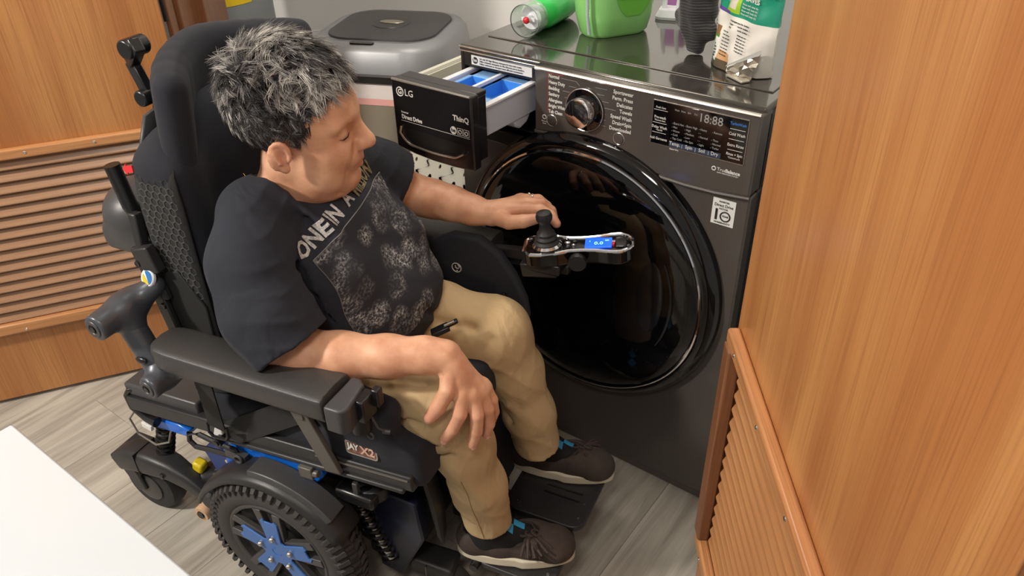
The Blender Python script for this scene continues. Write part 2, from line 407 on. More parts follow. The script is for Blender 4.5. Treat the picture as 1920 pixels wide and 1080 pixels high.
# ---------------- louvred folding doors: local x along the leaf, -y is the side facing the camera
def louvre_door(name, org, d, W_, zs0=0.25, zs1=0.713, slats=True, flip=1, label=None):
    """d: horizontal direction of the leaf from org"""
    d = Vector((d[0], d[1], 0)).normalized()
    ang = math.atan2(d.y, d.x)
    T = 0.035
    root = MB()
    if slats:
        root.box2((0, 0, 0.012), (W_, T, zs0-0.004)).box2((0, 0, zs1), (W_, T, 2.05))
        root.box2((0, 0, zs0-0.004), (0.03, T, zs1)).box2((W_-0.03, 0, zs0-0.004), (W_, T, zs1))
    else:
        root.box2((0, 0, 0.012), (W_, T, 2.05))
    o = root.build(name, 'door_wood', bev=0.0015); o.location = org; o.rotation_euler = (0, 0, ang)
    tag(o, kind='structure')
    if slats:
        s = flip
        y0 = 0.0 if flip > 0 else T
        def yy(v): return y0-s*v
        for za, zb, nm in ((zs1-0.004, zs1+0.022, 'louvre_rail'), (zs0-0.022, zs0+0.010, 'louvre_rail')):
            MB().box2((0.012, yy(0), za), (W_-0.012, yy(0.020), zb)).build(nm, 'trim_wood', o, bev=0.005, seg=3)
        for xa in (0.012, W_-0.046):
            MB().box2((xa, yy(0), zs0+0.010), (xa+0.034, yy(0.022), zs1-0.004)).build('louvre_stile', 'frame_wood', o, bev=0.004, seg=3)
        n = 15; pit = (zs1-0.004-zs0-0.010)/n
        sl = None
        for i in range(n):
            z = zs0+0.010+pit*(i+0.5)
            if sl is None:
                ca_, sa_ = (math.cos(R_(52)), math.sin(R_(52))) if s < 0 else (math.cos(R_(64)), math.sin(R_(64)))
                # each slat leans out at the bottom, its rounded nose towards the room
                sl = MB().prism([(-0.017, -0.0045), (0.012, -0.0045), (0.0165, -0.0025), (0.0175, 0.0005), (0.0165, 0.003), (0.012, 0.0045), (-0.017, 0.0045)], W_-0.092,
                                Matrix(((0, 0, 1, 0), (-s*ca_, -s*sa_, 0, 0), (-sa_, ca_, 0, 0), (0, 0, 0, 1)))).build('slat', 'slat_wood_sheen' if s < 0 else 'slat_wood_sheen2', o, bev=0.0012, seg=2)
                ys_ = 0.004 if s < 0 else 0.008
                sl.location = (0.046, y0+s*ys_, z)
            else: repeat(sl, o, (0.046, y0+s*ys_, z))
        MB().box2((0.03, y0+s*0.026, zs0), (W_-0.03, y0+s*0.034, zs1)).build('louvre_backing', 'frame_wood', o)
        scr = None
        k = 0
        xs = [0.07+i*0.155 for i in range(int((W_-0.08)/0.155)+1)]
        for x in xs:
            for z in (zs1+0.010, zs0-0.012):
                if scr is None:
                    scr = MB().lathe([(0.0, 0.0016), (0.0028, 0.0013), (0.0036, 0)], (0, 0, 0), (0, -s, 0), 12).build('screw', 'chrome', o)
                    scr.location = (x, yy(0.020), z)
                else: repeat(scr, o, (x, yy(0.020), z))
        for z in (0.33, 0.50, 0.66):
            repeat(scr, o, (0.029, yy(0.018), z)); repeat(scr, o, (W_-0.029, yy(0.018), z))
    return o
# left leaf, from its edge beside the closet towards the camera's left
louvre_door('door_1', (-0.734, -0.227, 0), (-0.533, -0.846), 0.78, flip=-1)
# right leaf, next to the washer
louvre_door('door_2', (0.787, -0.262, 0), (0.568, -0.823), 0.685, flip=1)
# the folded-back leaf and jamb boards seen behind the left leaf
jb = empty('door_3', (0, 0, 0)); tag(jb, kind='structure')
def board(p, q, th, m, z1=2.05, nm='jamb_board'):
    p = Vector((p[0], p[1], 0)); q = Vector((q[0], q[1], 0)); L = (q-p).length
    o = MB().box2((0, -th/2, 0.01), (L, th/2, z1)).build(nm, m, jb, bev=0.003)
    o.location = p; o.rotation_euler = (0, 0, math.atan2((q-p).y, (q-p).x)); return o
board((-0.752, -0.205), (-0.790, -0.165), 0.012, 'frame_wood')
board((-0.800, -0.150), (-0.880, -0.055), 0.022, 'frame_wood')
board((-0.862, -0.046), (-0.940, 0.045), 0.030, 'frame_wood')
board((-0.940, 0.035), (-1.010, 0.125), 0.024, 'frame_wood')
MB().cyl((-0.748, -0.212, 0.97), (-0.748, -0.212, 1.05), 0.006).build('door_hinge', 'darkmetal', jb)

# ---------------- white table in the foreground
t = empty('white_table', (0.55, -1.40, 0), label='glossy white table top corner in the foreground beside the wheelchair', cat='table')
tb = MB().prism(rrect(0.90, 0.66, 0.004, 2), 0.028, Matrix.Translation((0.5-0.55+0.037, -1.39+1.40, 0.722))).build('table_top', mat('white_laminate', (206, 213, 219), 0.16, coat=0.3), t, bev=0.003)
tl = None
for x in (-0.39, 0.37):
    for y in (-0.26, 0.26):
        if tl is None:
            tl = MB().box((0, 0, 0.361), (0.045, 0.045, 0.722)).build('leg', 'white_plastic', t, bev=0.003); tl.location = (x, y, 0)
        else: repeat(tl, t, (x, y, 0))

# ---------------- grey water heater with yellow energy label
wh = empty('water_heater', (-1.33, 0.27, 0), label='grey cylindrical water heater with a yellow label behind the wooden doors', cat='water heater')
MB().lathe([(0.215, 0.03), (0.22, 0.04), (0.22, 1.30), (0.20, 1.34), (0.05, 1.36)], (0, 0, 0), n=64).build('tank', mat('heater_enamel', (128, 134, 136), 0.35), wh)
MB().lathe([(0.19, 0), (0.19, 0.032)], (0, 0, 0)).build('base_ring', 'satin_black', wh)
a0, a1 = R_(-26), R_(8); vs = []; n_ = 14
for i in range(n_+1):
    a = a0+(a1-a0)*i/n_
    for z in (0.8615, 1.06): vs.append((0.2212*math.cos(a), 0.2212*math.sin(a), z))
MB().add(vs, [(2*i, 2*i+2, 2*i+3, 2*i+1) for i in range(n_)]).build('energy_label', mat('yellow_label', (232, 200, 30), 0.5), wh)
for x, nm in ((0.06, 'inlet_pipe'), (-0.06, 'outlet_pipe')):
    MB().cyl((x, 0, 1.34), (x, 0, 1.75), 0.011).build('pipe', mat('copper', (184, 115, 80), 0.3, 1.0), wh)

# ---------------- waste bin with sensor lid
BR = R_(24)
bn = empty('waste_bin', (-0.695, 0.490, 0), BR, label='stainless steel sensor waste bin with silver and black lid, left of the washer', cat='bin')
def loop_stack(mb, secs, n=8, capb=True, capt=True):
    """secs: list of (w, d, r, z[, cx, cy])"""
    k = None; vs = []; fs = []
    for sct in secs:
        w_, d_, r, z = sct[:4]; cx_, cy_ = (sct[4], sct[5]) if len(sct) > 4 else (0, 0)
        pl = rrect(w_, d_, r, n, cx_, cy_); k = len(pl)
        vs += [(p[0], p[1], z) for p in pl]
    for i in range(len(secs)-1):
        for j in range(k): fs.append((i*k+j, i*k+(j+1) % k, (i+1)*k+(j+1) % k, (i+1)*k+j))
    if capb: fs.append(tuple(range(k))[::-1])
    if capt: fs.append(tuple((len(secs)-1)*k+j for j in range(k)))
    return mb.add(vs, fs)
bw, bd = 0.44, 0.43
steel = mat('brushed_steel', (176, 170, 158), 0.24, 0.95, var=0.05, vscale=700, stretch=(1, 1, 0.02))
loop_stack(MB(), [(bw-0.05, bd-0.05, 0.10, 0.03), (bw-0.05, bd-0.05, 0.10, 0.66)]).build('steel_body', steel, bn)
loop_stack(MB(), [(bw-0.04, bd-0.04, 0.10, 0.0), (bw-0.04, bd-0.04, 0.10, 0.032)]).build('base', 'satin_black', bn)
lm = mat('bin_liner', (236, 226, 224), 0.35, trans=0.0, bump=0.5, bscale=60)
ln = MB(); rng = random.Random(3)
secs = []
for z, g in ((0.615, 0.0), (0.64, 0.008), (0.672, 0.006), (0.69, 0.0)): secs.append((bw-0.045+g, bd-0.045+g, 0.105, z))
loop_stack(ln, secs).build('bin_liner', lm, bn)
rd = mat('liner_red_band', (232, 172, 164), 0.4)
loop_stack(MB(), [(bw-0.036, bd-0.036, 0.108, 0.618), (bw-0.035, bd-0.035, 0.108, 0.638)], capb=False, capt=False).build('liner_drawstring', rd, bn)
loop_stack(MB(), [(bw-0.02, bd-0.02, 0.115, 0.688), (bw-0.015, bd-0.015, 0.118, 0.715)]).build('lid_collar', 'satin_black', bn)
silver = mat('silver_plastic', (142, 144, 146), 0.42, 0.4)
loop_stack(MB(), [(bw+0.0, bd+0.0, 0.13, 0.712), (bw+0.012, bd+0.012, 0.13, 0.722), (bw-0.005, bd-0.005, 0.125, 0.780), (bw-0.03, bd-0.03, 0.118, 0.796), (bw-0.07, bd-0.07, 0.10, 0.803), (bw-0.09, bd-0.09, 0.09, 0.798)]).build('lid_rim', silver, bn)
loop_stack(MB(), [(bw-0.095, bd-0.11, 0.085, 0.796, 0, 0.012), (bw-0.098, bd-0.113, 0.085, 0.804, 0, 0.012), (bw-0.15, bd-0.16, 0.06, 0.807, 0, 0.012)]).build('lid_flap', mat('lid_dark', (58, 58, 58), 0.38), bn)
MB().lathe([(0.060, 0.8065), (0.058, 0.809), (0.03, 0.8085), (0, 0.8085)], (0, 0.012, 0), n=40).build('lid_boss', mat('lid_dark2', (50, 50, 50), 0.35), bn)
MB().ell((0, 0.02, 0.8095), (0.040, 0.018, 0.004)).build('lid_badge', mat('champagne', (176, 172, 156), 0.25, 0.8), bn)
MB().prism(rrect(0.075, 0.020, 0.009), 0.003, Matrix.Translation((-0.02, -0.186, 0.8015))).build('sensor_window', 'gloss_black', bn)

# ---------------- white perforated laundry hamper between the bin and the washer
hp = empty('laundry_hamper', (-0.13, 0.21, 0), label='white plastic laundry hamper with slotted holes, between the bin and the washer', cat='hamper')
hb = MB()
hw, hd, hh = 0.20, 0.30, 0.83
hb.box2((-hw/2, -hd/2, 0), (hw/2, hd/2, 0.012))
hb.box2((-hw/2, hd/2-0.004, 0), (hw/2, hd/2, hh)); hb.box2((-hw/2, -hd/2, 0), (-hw/2+0.004, hd/2, hh)); hb.box2((hw/2-0.004, -hd/2, 0), (hw/2, hd/2, hh))
hb.build('hamper_body', 'offwhite', hp, bev=0.001)
# the front wall with real leaf-shaped slots
fr = MB(); nx, nz = 5, 20; cwd, chh = hw/nx, (hh-0.02)/nz
for i in range(nx):
    for j in range(nz):
        ox = -hw/2+cwd*(i+0.5); oz = 0.01+chh*(j+0.5); k0 = len(fr.v); n_ = 16
        tl_ = R_(62 if (i+j) % 2 else 118); big = 1.0 if (i*3+j) % 3 else 0.62
        for a in range(n_):
            t_ = 2*PI*a/n_+PI/4; m_ = max(abs(math.cos(t_)), abs(math.sin(t_)))
            u, v = 0.0125*big*math.cos(t_), 0.0055*big*math.sin(t_)
            for (x, z) in ((cwd/2*math.cos(t_)/m_, chh/2*math.sin(t_)/m_), (u*math.cos(tl_)-v*math.sin(tl_), u*math.sin(tl_)+v*math.cos(tl_))):
                for y in (-hd/2, -hd/2+0.004): fr.v.append((ox+x, y, oz+z))
        for a in range(n_):
            p, q = k0+4*a, k0+4*((a+1) % n_)
            fr.f += [(p, q, q+2, p+2), (p+1, p+3, q+3, q+1), (p+2, q+2, q+3, p+3)]
fr.build('slotted_front', 'offwhite', hp, smooth=False)
MB().box2((-hw/2+0.01, -hd/2+0.02, 0.02), (hw/2-0.01, hd/2-0.02, 0.70)).build('laundry_inside', mat('dark_laundry', (46, 44, 46), 0.9), hp, bev=0.01)
rm = MB(); rr = rrect(hw+0.02, hd+0.02, 0.02, 4); rm.tube([(p[0], p[1], hh) for p in rr], 0.009, 8, closed=True); rm.build('hamper_rim', 'offwhite', hp)
# ================================================================== WASHER
wm = empty('washing_machine', (0.343, 0.39, 0), label='dark graphite front-load washer with its detergent drawer pulled open', cat='washing machine')
WO = (0.343, 0.39, 0)
def WP(mb, name, m, parent=wm, **k): return mb.build(name, m, parent, org=WO, **k)
c = MB()
c.box2((0, 0.03, 0.025), (0.686, 0.77, 0.812)).box2((0.215, 0.03, 0.812), (0.686, 0.77, 0.966)).box2((0, 0.24, 0.812), (0.215, 0.77, 0.966))
c.box2((0, 0.012, 0.812), (0.010, 0.24, 0.966)).box2((0.010, 0.010, 0.934), (0.215, 0.24, 0.966))
WP(c, 'cabinet', 'darkmetal', bev=0.004)
# front sheet with rounded side edges, a real round opening behind the door ring
fp = MB(); CX, CZ, RR = 0.343, 0.537, 0.300
def outer(a):
    """point on the front sheet outline in direction a from the door centre"""
    x0, x1, z0, z1 = 0.0-CX, 0.686-CX, 0.03-CZ, 0.812-CZ
    ca, sa = math.cos(a), math.sin(a); ts = []
    if ca > 1e-6: ts.append(x1/ca)
    if ca < -1e-6: ts.append(x0/ca)
    if sa > 1e-6: ts.append(z1/sa)
    if sa < -1e-6: ts.append(z0/sa)
    t_ = min(ts); return CX+ca*t_, CZ+sa*t_
angs = sorted(set([2*PI*i/96 for i in range(96)]+[math.atan2(z-CZ, x-CX) % (2*PI) for x in (0, 0.686) for z in (0.03, 0.812)]))
n_ = len(angs); vs = []
for a in angs:
    X, Z = outer(a); rr_ = min(0.262, math.hypot(X-CX, Z-CZ)*0.94)
    vs += [(CX+rr_*math.cos(a), 0.0, CZ+rr_*math.sin(a)), (X, 0.0, Z), (X, 0.032, Z), (CX+rr_*math.cos(a), 0.032, CZ+rr_*math.sin(a))]
fs = []
for i in range(n_):
    j = (i+1) % n_
    for k in range(4): fs.append((4*i+k, 4*i+(k+1) % 4, 4*j+(k+1) % 4, 4*j+k))
fp.add(vs, fs); WP(fp, 'front_panel', 'graphite', bev=0.007, seg=3)
WP(MB().box2((0.006, 0.006, 0.006), (0.680, 0.04, 0.030)), 'kick_plate', 'graphite', bev=0.002)
ft = None
for x in (0.05, 0.636):
    for y in (0.08, 0.72):
        WP(MB().cyl((x, y, 0), (x, y, 0.03), 0.02), 'foot', 'satin_black')
# upper fascia (right of the drawer) with its curved lower edge
ed = [(0.213, 0.840), (0.26, 0.843), (0.32, 0.838), (0.38, 0.829), (0.44, 0.820), (0.50, 0.814), (0.56, 0.811), (0.62, 0.812), (0.686, 0.818)]
poly = ed+[(0.686, 0.972), (0.213, 0.972)]
f2 = MB(); f2.prism([(p[0], p[1]) for p in poly], 0.052, Matrix(((1, 0, 0, 0), (0, 0, -1, 0.042), (0, 1, 0, 0), (0, 0, 0, 1))))
cp = WP(f2, 'control_panel', 'graphite', bev=0.004, seg=3)
WP(MB().tube([(0.214, -0.0085, 0.9715), (0.45, -0.0085, 0.9715), (0.684, -0.0085, 0.9715)], 0.0042, 8), 'fascia_edge', 'trimchrome')
WP(MB().tube([(p[0], -0.0075, p[1]-0.003) for p in ed], 0.0045, 8), 'fascia_lower_edge', 'graphite')
# black inset strip around the drawer mouth
WP(MB().box2((0.0, -0.002, 0.780), (0.213, 0.03, 0.812)), 'drawer_sill', 'satin_black', bev=0.004)
# top
tp = MB(); tp.box2((0.0, 0.009, 0.966), (0.686, 0.77, 0.980)); WP(tp, 'top_panel', 'graphite_top', bev=0.005, seg=3)
tp = MB(); tp.box2((0.02, 0.085, 0.9795), (0.666, 0.76, 0.9825)); WP(tp, 'top_raised_field', 'graphite_top', bev=0.0025, seg=3)
WP(MB().box2((0.0, 0.006, 0.9665), (0.213, 0.020, 0.9695)).box2((0.0, 0.007, 0.974), (0.213, 0.022, 0.977)), 'top_front_ridges', 'trimchrome', bev=0.001)
WP(MB().box2((0.035, 0.17, 0.9822), (0.047, 0.34, 0.9830)), 'top_vent_slot', 'satin_black')
# rating label above the drawer
lb = WP(MB().box2((0.034, 0.0085, 0.9415), (0.193, 0.0105, 0.9615)), 'notice_label', 'label')
tx = MB()
for i, s_ in enumerate(('Use only HE High Efficiency detergent for best wash results.', 'Utilice solamente detergente de Alta Eficiencia para la lavadora.', 'Utiliser seulement un detergent haute efficacite recommande.')):
    tx.text(s_, 0.0050, (0.056, 0.0082, 0.9568-0.0054*i), sx=0.92)
WP(tx, 'label_text', 'print_black', lb)
tx = MB().lathe([(0.0072, 0), (0.0072, 0.0004)], (0.0445, 0.0085, 0.9515), (0, -1, 0), 24); WP(tx, 'label_disc', 'print_black', lb)
WP(MB().text('he', 0.0105, (0.0445, 0.0078, 0.9520), align='CENTER', bold=0.02), 'label_mark', 'label', lb)
# ---- pulled-out detergent drawer
dw = MB(); Dy = -0.205
pr = [(0.002, 0.823), (0.05, 0.816), (0.10, 0.813), (0.16, 0.814), (0.207, 0.818), (0.207, 0.968), (0.002, 0.968)]
dw.prism(pr, 0.024, Matrix(((1, 0, 0, 0), (0, 0, -1, Dy+0.024), (0, 1, 0, 0), (0, 0, 0, 1))))
dwr = WP(dw, 'detergent_drawer', 'drawer_black', bev=0.004, seg=3)
WP(MB().box2((0.006, Dy+0.02, 0.958), (0.203, Dy+0.052, 0.968)).box2((0.006, Dy+0.02, 0.83), (0.014, Dy+0.05, 0.96)).box2((0.195, Dy+0.02, 0.83), (0.203, Dy+0.05, 0.96)), 'drawer_front_return', 'drawer_black', dwr, bev=0.002)
WP(MB().tube([(0.005, Dy+0.001, 0.9665), (0.204, Dy+0.001, 0.9665)], 0.0026, 8), 'drawer_edge', 'trimchrome', dwr)
# finger recess: dished scoop with a bright lower lip
sc_ = MB(); vs = []; fs = []; nu_, nv_ = 24, 6
for i in range(nu_+1):
    u = i/nu_; x = 0.022+0.165*u
    top_ = 0.872-0.004*u; bot = 0.842-0.006*math.sin(u*PI)+0.018*(1-min(1, u*6))**2+0.010*max(0, u*8-7)
    for j in range(nv_+1):
        v = j/nv_; z = bot+(top_-bot)*v
        vs.append((x, Dy-0.0006-0.006*math.sin(PI*u)**0.3*(0.5*math.cos(v*PI)+0.5)*(1 if v < 0.5 else 1), z))
for i in range(nu_):
    for j in range(nv_): fs.append((i*(nv_+1)+j, (i+1)*(nv_+1)+j, (i+1)*(nv_+1)+j+1, i*(nv_+1)+j+1))
WP(MB().add(vs, fs), 'finger_recess', mat('recess_grey', (62, 58, 55), 0.2, 0.7), dwr)
WP(MB().tube([(0.022, Dy-0.002, 0.872)]+[(0.022+0.165*u, Dy-0.007, 0.842-0.006*math.sin(u*PI)+0.018*(1-min(1, u*6))**2+0.010*max(0, u*8-7)) for u in [i/20 for i in range(21)]], 0.0022, 8), 'recess_lip', 'trimchrome', dwr)
tx = MB().text('LG', 0.019, (0.038, Dy-0.0005, 0.944)); tx.torus((0.026, Dy-0.0008, 0.944), 0.0088, 0.0012, (0, 1, 0), 24, 6)
tx.text('G', 0.014, (0.026, Dy-0.0008, 0.944), align='CENTER', bold=0.02)
tx.text('ThinQ', 0.0150, (0.200, Dy-0.0005, 0.9195), align='RIGHT', bold=0.02)
tx.text('Inverter', 0.006, (0.024, Dy-0.0005, 0.9025)); tx.text('Direct Drive', 0.0125, (0.024, Dy-0.0005, 0.8925), bold=0.02, sx=0.85)
tx.box2((0.022, Dy-0.0004, 0.8838), (0.200, Dy+0.001, 0.8844))
tx.lathe([(0.0078, 0), (0.0078, 0.0008)], (0.160, Dy, 0.8935), (0, -1, 0), 24)
for cx_ in (0.1765, 0.192):
    for a, b in (((cx_-0.0068, 0.8868), (cx_+0.0068, 0.8874)), ((cx_-0.0068, 0.9002), (cx_+0.0068, 0.9008)), ((cx_-0.0068, 0.8868), (cx_-0.0062, 0.9008)), ((cx_+0.0062, 0.8868), (cx_+0.0068, 0.9008))):
        tx.box2((a[0], Dy-0.0006, a[1]), (b[0], Dy+0.001, b[1]))
    tx.torus((cx_, Dy-0.0005, 0.8935), 0.0036, 0.0008, (0, 1, 0), 16, 5)
WP(tx, 'drawer_lettering', 'print', dwr)
WP(MB().text('he', 0.011, (0.160, Dy-0.0012, 0.8940), align='CENTER', bold=0.02), 'drawer_mark', 'print_black', dwr)
# tray behind the drawer front
ty0, ty1 = Dy+0.03, 0.10
tr = MB()
tr.box2((0.030, ty0, 0.874), (0.190, ty1, 0.878))
tr.box2((0.030, ty0, 0.876), (0.034, ty1, 0.930)).box2((0.186, ty0, 0.866), (0.190, ty1, 0.930)).box2((0.030, ty0, 0.876), (0.190, ty0+0.004, 0.925))
tr.box2((0.022, ty0, 0.927), (0.036, ty1, 0.932)).box2((0.184, ty0, 0.927), (0.198, ty1, 0.932)).box2((0.104, ty0+0.03, 0.925), (0.112, ty1, 0.933))
WP(tr, 'tray', 'white_plastic', dwr, bev=0.001)
WP(MB().box2((0.1905, ty0, 0.868), (0.1925, ty1, 0.926)), 'tray_side', 'grey_plastic', dwr, bev=0.001)
WP(MB().prism([(-0.095, 0.868), (-0.03, 0.868), (-0.045, 0.850), (-0.07, 0.843), (-0.085, 0.852)], 0.04, Matrix(((0, 0, 1, 0.150), (1, 0, 0, 0.04), (0, 1, 0, 0), (0, 0, 0, 1)))), 'tray_spout', 'grey_plastic', dwr, bev=0.004)
def cup(x0, x1, y0, y1, z0, z1, nm='compartment'):
    b = MB(); t_ = 0.002
    b.box2((x0, y0, z0), (x1, y1, z0+t_)).box2((x0, y0, z0), (x0+t_, y1, z1)).box2((x1-t_, y0, z0), (x1, y1, z1)).box2((x0, y0, z0), (x1, y0+t_, z1)).box2((x0, y1-t_, z0), (x1, y1, z1))
    WP(b, nm, 'tray_blue', dwr)
cup(0.046, 0.102, -0.105, -0.005, 0.893, 0.922); cup(0.114, 0.178, -0.090, 0.010, 0.893, 0.922)
g = MB()
g.box2((0.036, ty0+0.035, 0.919), (0.046, ty1, 0.923)).box2((0.036, -0.140, 0.919), (0.102, -0.105, 0.923)).box2((0.036, -0.005, 0.919), (0.102, 0.05, 0.923))
g.box2((0.114, -0.125, 0.917), (0.184, -0.090, 0.921)).box2((0.178, -0.17, 0.917), (0.184, 0.06, 0.921)).box2((0.112, 0.010, 0.919), (0.184, 0.06, 0.923))
g.box2((0.110, -0.165, 0.902), (0.184, -0.150, 0.906))
WP(g, 'softener_cover', 'tray_lightblue', dwr, bev=0.0006)
g = MB()
for i in range(5): g.box2((0.118+0.014*i, -0.150, 0.885), (0.121+0.014*i, -0.125, 0.917))
g.box2((0.036, ty0+0.006, 0.880), (0.184, -0.10, 0.8825))
WP(g, 'tray_ribs', 'tray_blue', dwr)
# ---- door
def ringprof(pr_, nm, m, par=None, **k):
    return WP(MB().lathe(pr_, (CX, 0, CZ), (0, -1, 0), 128, cap=False), nm, m, par or dr, **k)
dr = WP(MB().lathe([(0.322, -0.002), (0.321, 0.010), (0.316, 0.020), (0.306, 0.028), (0.297, 0.031), (0.291, 0.031)], (CX, 0, CZ), (0, -1, 0), 128, cap=False), 'door', 'gloss_black')
ringprof([(0.2925, 0.030), (0.2915, 0.0345), (0.2885, 0.0360), (0.2855, 0.0345), (0.2845, 0.030)], 'chrome_ring', 'chrome')
ringprof([(0.286, 0.031), (0.280, 0.034), (0.262, 0.038), (0.235, 0.041), (0.20, 0.0428), (0.15, 0.0440), (0.08, 0.0446), (0.0, 0.0448)], 'door_glass', 'gloss_black')
# handle cut-out on the right: raised crescent rim and the dished pocket
cr_ = MB()
pts = []
for i in range(25):
    a = R_(-27+52*i/24); pts.append((CX+0.232*math.cos(a)-0.003, -0.0415-0.001, CZ+0.008+0.232*math.sin(a)))
cr_.tube(pts, [0.0012+0.0022*math.sin(PI*i/24) for i in range(25)], 8)
WP(cr_, 'handle_rim', 'satin_black', dr)
WP(MB().ell((CX+0.175, -0.040, CZ+0.012), (0.040, 0.005, 0.105)), 'handle_pocket', mat('pocket_black', (20, 20, 24), 0.12), dr)
# ---- dial and keys
dl = WP(MB().lathe([(0.0425, 0.0), (0.0425, 0.003), (0.038, 0.0045), (0.0, 0.0045)], (0.334, -0.010, 0.909), (0, -1, 0), 64), 'dial_surround', 'gloss_black', cp)
WP(MB().torus((0.334, -0.0135, 0.909), 0.0425, 0.0012, (0, 1, 0), 64, 6), 'dial_ring', 'trimchrome', cp)
WP(MB().lathe([(0.0300, 0.0), (0.0295, 0.022), (0.0280, 0.0255), (0.0255, 0.0262), (0.0, 0.0262)], (0.334, -0.0145, 0.909), (0, -1, 0), 64), 'dial_knob', 'chrome', cp)
for x, z in ((0.256, 0.8695), (0.413, 0.867)):
    kb = WP(MB().lathe([(0.0105, 0.0), (0.0100, 0.003), (0.0085, 0.0035), (0.0, 0.003)], (x, -0.010, z), (0, -1, 0), 32), 'push_button', 'graphite', cp)
    WP(MB().torus((x, -0.0105, z), 0.0118, 0.0013, (0, 1, 0), 32, 6), 'button_ring', 'trimchrome', kb)
# printed programme names
yf = -0.0103
rows_l = ['Normal', 'Heavy Duty', 'Bedding', 'Sanitary', 'Allergiene', 'Bright Whites', 'Tub Clean']
rows_r = ['Sportswear', 'Perm. Press', 'Delicates', 'Towels', 'Speed Wash', 'Drain+Spin', 'Downloaded']
tx = MB(); ln_ = MB()
for i, s_ in enumerate(rows_l):
    z = 0.9615-0.0122*i
    tx.text(s_, 0.0098, (0.2475, yf, z), sx=0.82, bold=0.02)
    xe = 0.2475+0.0046*len(s_)+0.002
    dzc = z-0.909; xr = 0.334-math.sqrt(max(0.0, 0.0455**2-dzc*dzc)) if abs(dzc) < 0.045 else 0.322
    if i == 0: ln_.box2((xe, yf, z-0.0003), (0.312, yf-0.0004, z+0.0003)); ln_.bar((0.312, yf, z), (0.320, yf, z-0.007), 0.0006, 0.0006)
    elif xr > xe: ln_.box2((xe, yf, z-0.0003), (xr, yf-0.0004, z+0.0003))
for i, s_ in enumerate(rows_r):
    z = 0.9585-0.0122*i
    tx.text(s_, 0.0105, (0.4385, yf, z), sx=0.88, align='RIGHT', bold=0.01)
    xe = 0.4385-0.0054*len(s_)-0.003
    dzc = z-0.909; xr = 0.334+math.sqrt(max(0.0, 0.0455**2-dzc*dzc)) if abs(dzc) < 0.045 else 0.346
    if i == 0: xr = 0.356
    if xr < xe: ln_.box2((xr, yf, z-0.0003), (xe, yf-0.0004, z+0.0003))
tx.text('Remote\nStart', 0.0045, (0.2375, yf, 0.862), align='CENTER')
tx.torus((0.2375, yf-0.0003, 0.8735), 0.0042, 0.0010, (0, 1, 0), 20, 5)
tag(WP(tx, 'programme_lettering', 'print', cp), kind='stuff'); tag(WP(ln_, 'programme_lines', 'print_dim', cp), kind='stuff')
WP(MB().text('STEAM CYCLE', 0.0068, (0.2475, yf, 0.9685), sx=0.8, bold=0.02).box2((0.2455, yf, 0.886), (0.2461, yf-0.0004, 0.967)), 'steam_lettering', 'print_red', cp)
# display
ds = WP(MB().box2((0.482, -0.0112, 0.8775), (0.6655, -0.008, 0.9600)), 'display_window', 'gloss_black', cp, bev=0.0008)
fr = MB()
for a, b in (((0.481, 0.8765), (0.6665, 0.8775)), ((0.481, 0.9600), (0.6665, 0.9610)), ((0.481, 0.8765), (0.482, 0.961)), ((0.6655, 0.8765), (0.6665, 0.961))):
    fr.box2((a[0], -0.0116, a[1]), (b[0], -0.008, b[1]))
WP(fr, 'display_bezel', 'trimchrome', ds)
def dp(u, v): return (0.482+0.1835*u, -0.0116, 0.960-0.0825*v)
WP(MB().box2((0.520, -0.0115, 0.8785), (0.622, -0.0110, 0.8885)), 'key_strip', 'blue_strip', ds)
tx = MB()
WP(MB().text('18:88', 0.0225, dp(0.62, 0.17), align='CENTER', sx=0.95), 'display_digits', 'print_dim', ds)
for u, v, s_, z in ((0.085, 0.14, 'Fresh Care', 5.2), (0.085, 0.37, 'Pre-wash', 7.5), (0.085, 0.44, '*Remote Start', 4.5), (0.085, 0.60, 'Delay Wash', 7.5), (0.085, 0.67, '*Tub Fill', 4.5), (0.085, 0.87, 'Add Garments', 7.0),
                    (0.90, 0.36, 'Cold Wash', 7.8), (0.90, 0.61, 'Extra Rinse', 7.8), (0.90, 0.82, 'Rinse + Spin', 7.2), (0.90, 0.90, '*Control Lock', 4.5)):
    tx.text(s_, z/1000, dp(u, v), align='CENTER', sx=0.85)
for u, v, s_ in ((0.27, 0.91, 'Temp.'), (0.425, 0.91, 'Spin'), (0.565, 0.91, 'Soil'), (0.70, 0.91, 'Dry')): tx.text(s_, 0.0098, dp(u, v), align='CENTER', sx=0.9)
for u in (0.35, 0.495, 0.635): tx.box2((dp(u, 0)[0]-0.0003, -0.0119, 0.8800), (dp(u, 0)[0]+0.0003, -0.0112, 0.8872))
for u, v in ((0.085, 0.20), (0.085, 0.50), (0.085, 0.73), (0.90, 0.25), (0.90, 0.48), (0.90, 0.72)):
    p = dp(u, v); tx.box2((p[0]-0.014, -0.0118, p[2]-0.0003), (p[0]+0.014, -0.0112, p[2]+0.0003))
WP(tx, 'display_lettering', 'print', ds)
tx = MB()
colsx = ((0.22, ['Extra Hot', 'Hot', 'Warm', 'Cold', 'Tap Cold']), (0.36, ['Extra High', 'High', 'Medium', 'Low', 'No Spin']), (0.51, ['Heavy', '-', 'Normal', '-', 'Light']), (0.65, ['Remote', '', 'Time', 'Normal', 'Turbo']))
for u, L_ in colsx:
    for i, s_ in enumerate(L_):
        if s_: tx.text('- '+s_, 0.0056, dp(u, 0.43+0.088*i), sx=0.9)
for i, s_ in enumerate(('Wash', 'Rinse', 'Spin', 'Dry')): tx.text(s_, 0.0048, dp(0.235+0.07*i, 0.12), sx=0.85)
tag(WP(tx, 'display_options', 'print_dim', ds), kind='stuff')
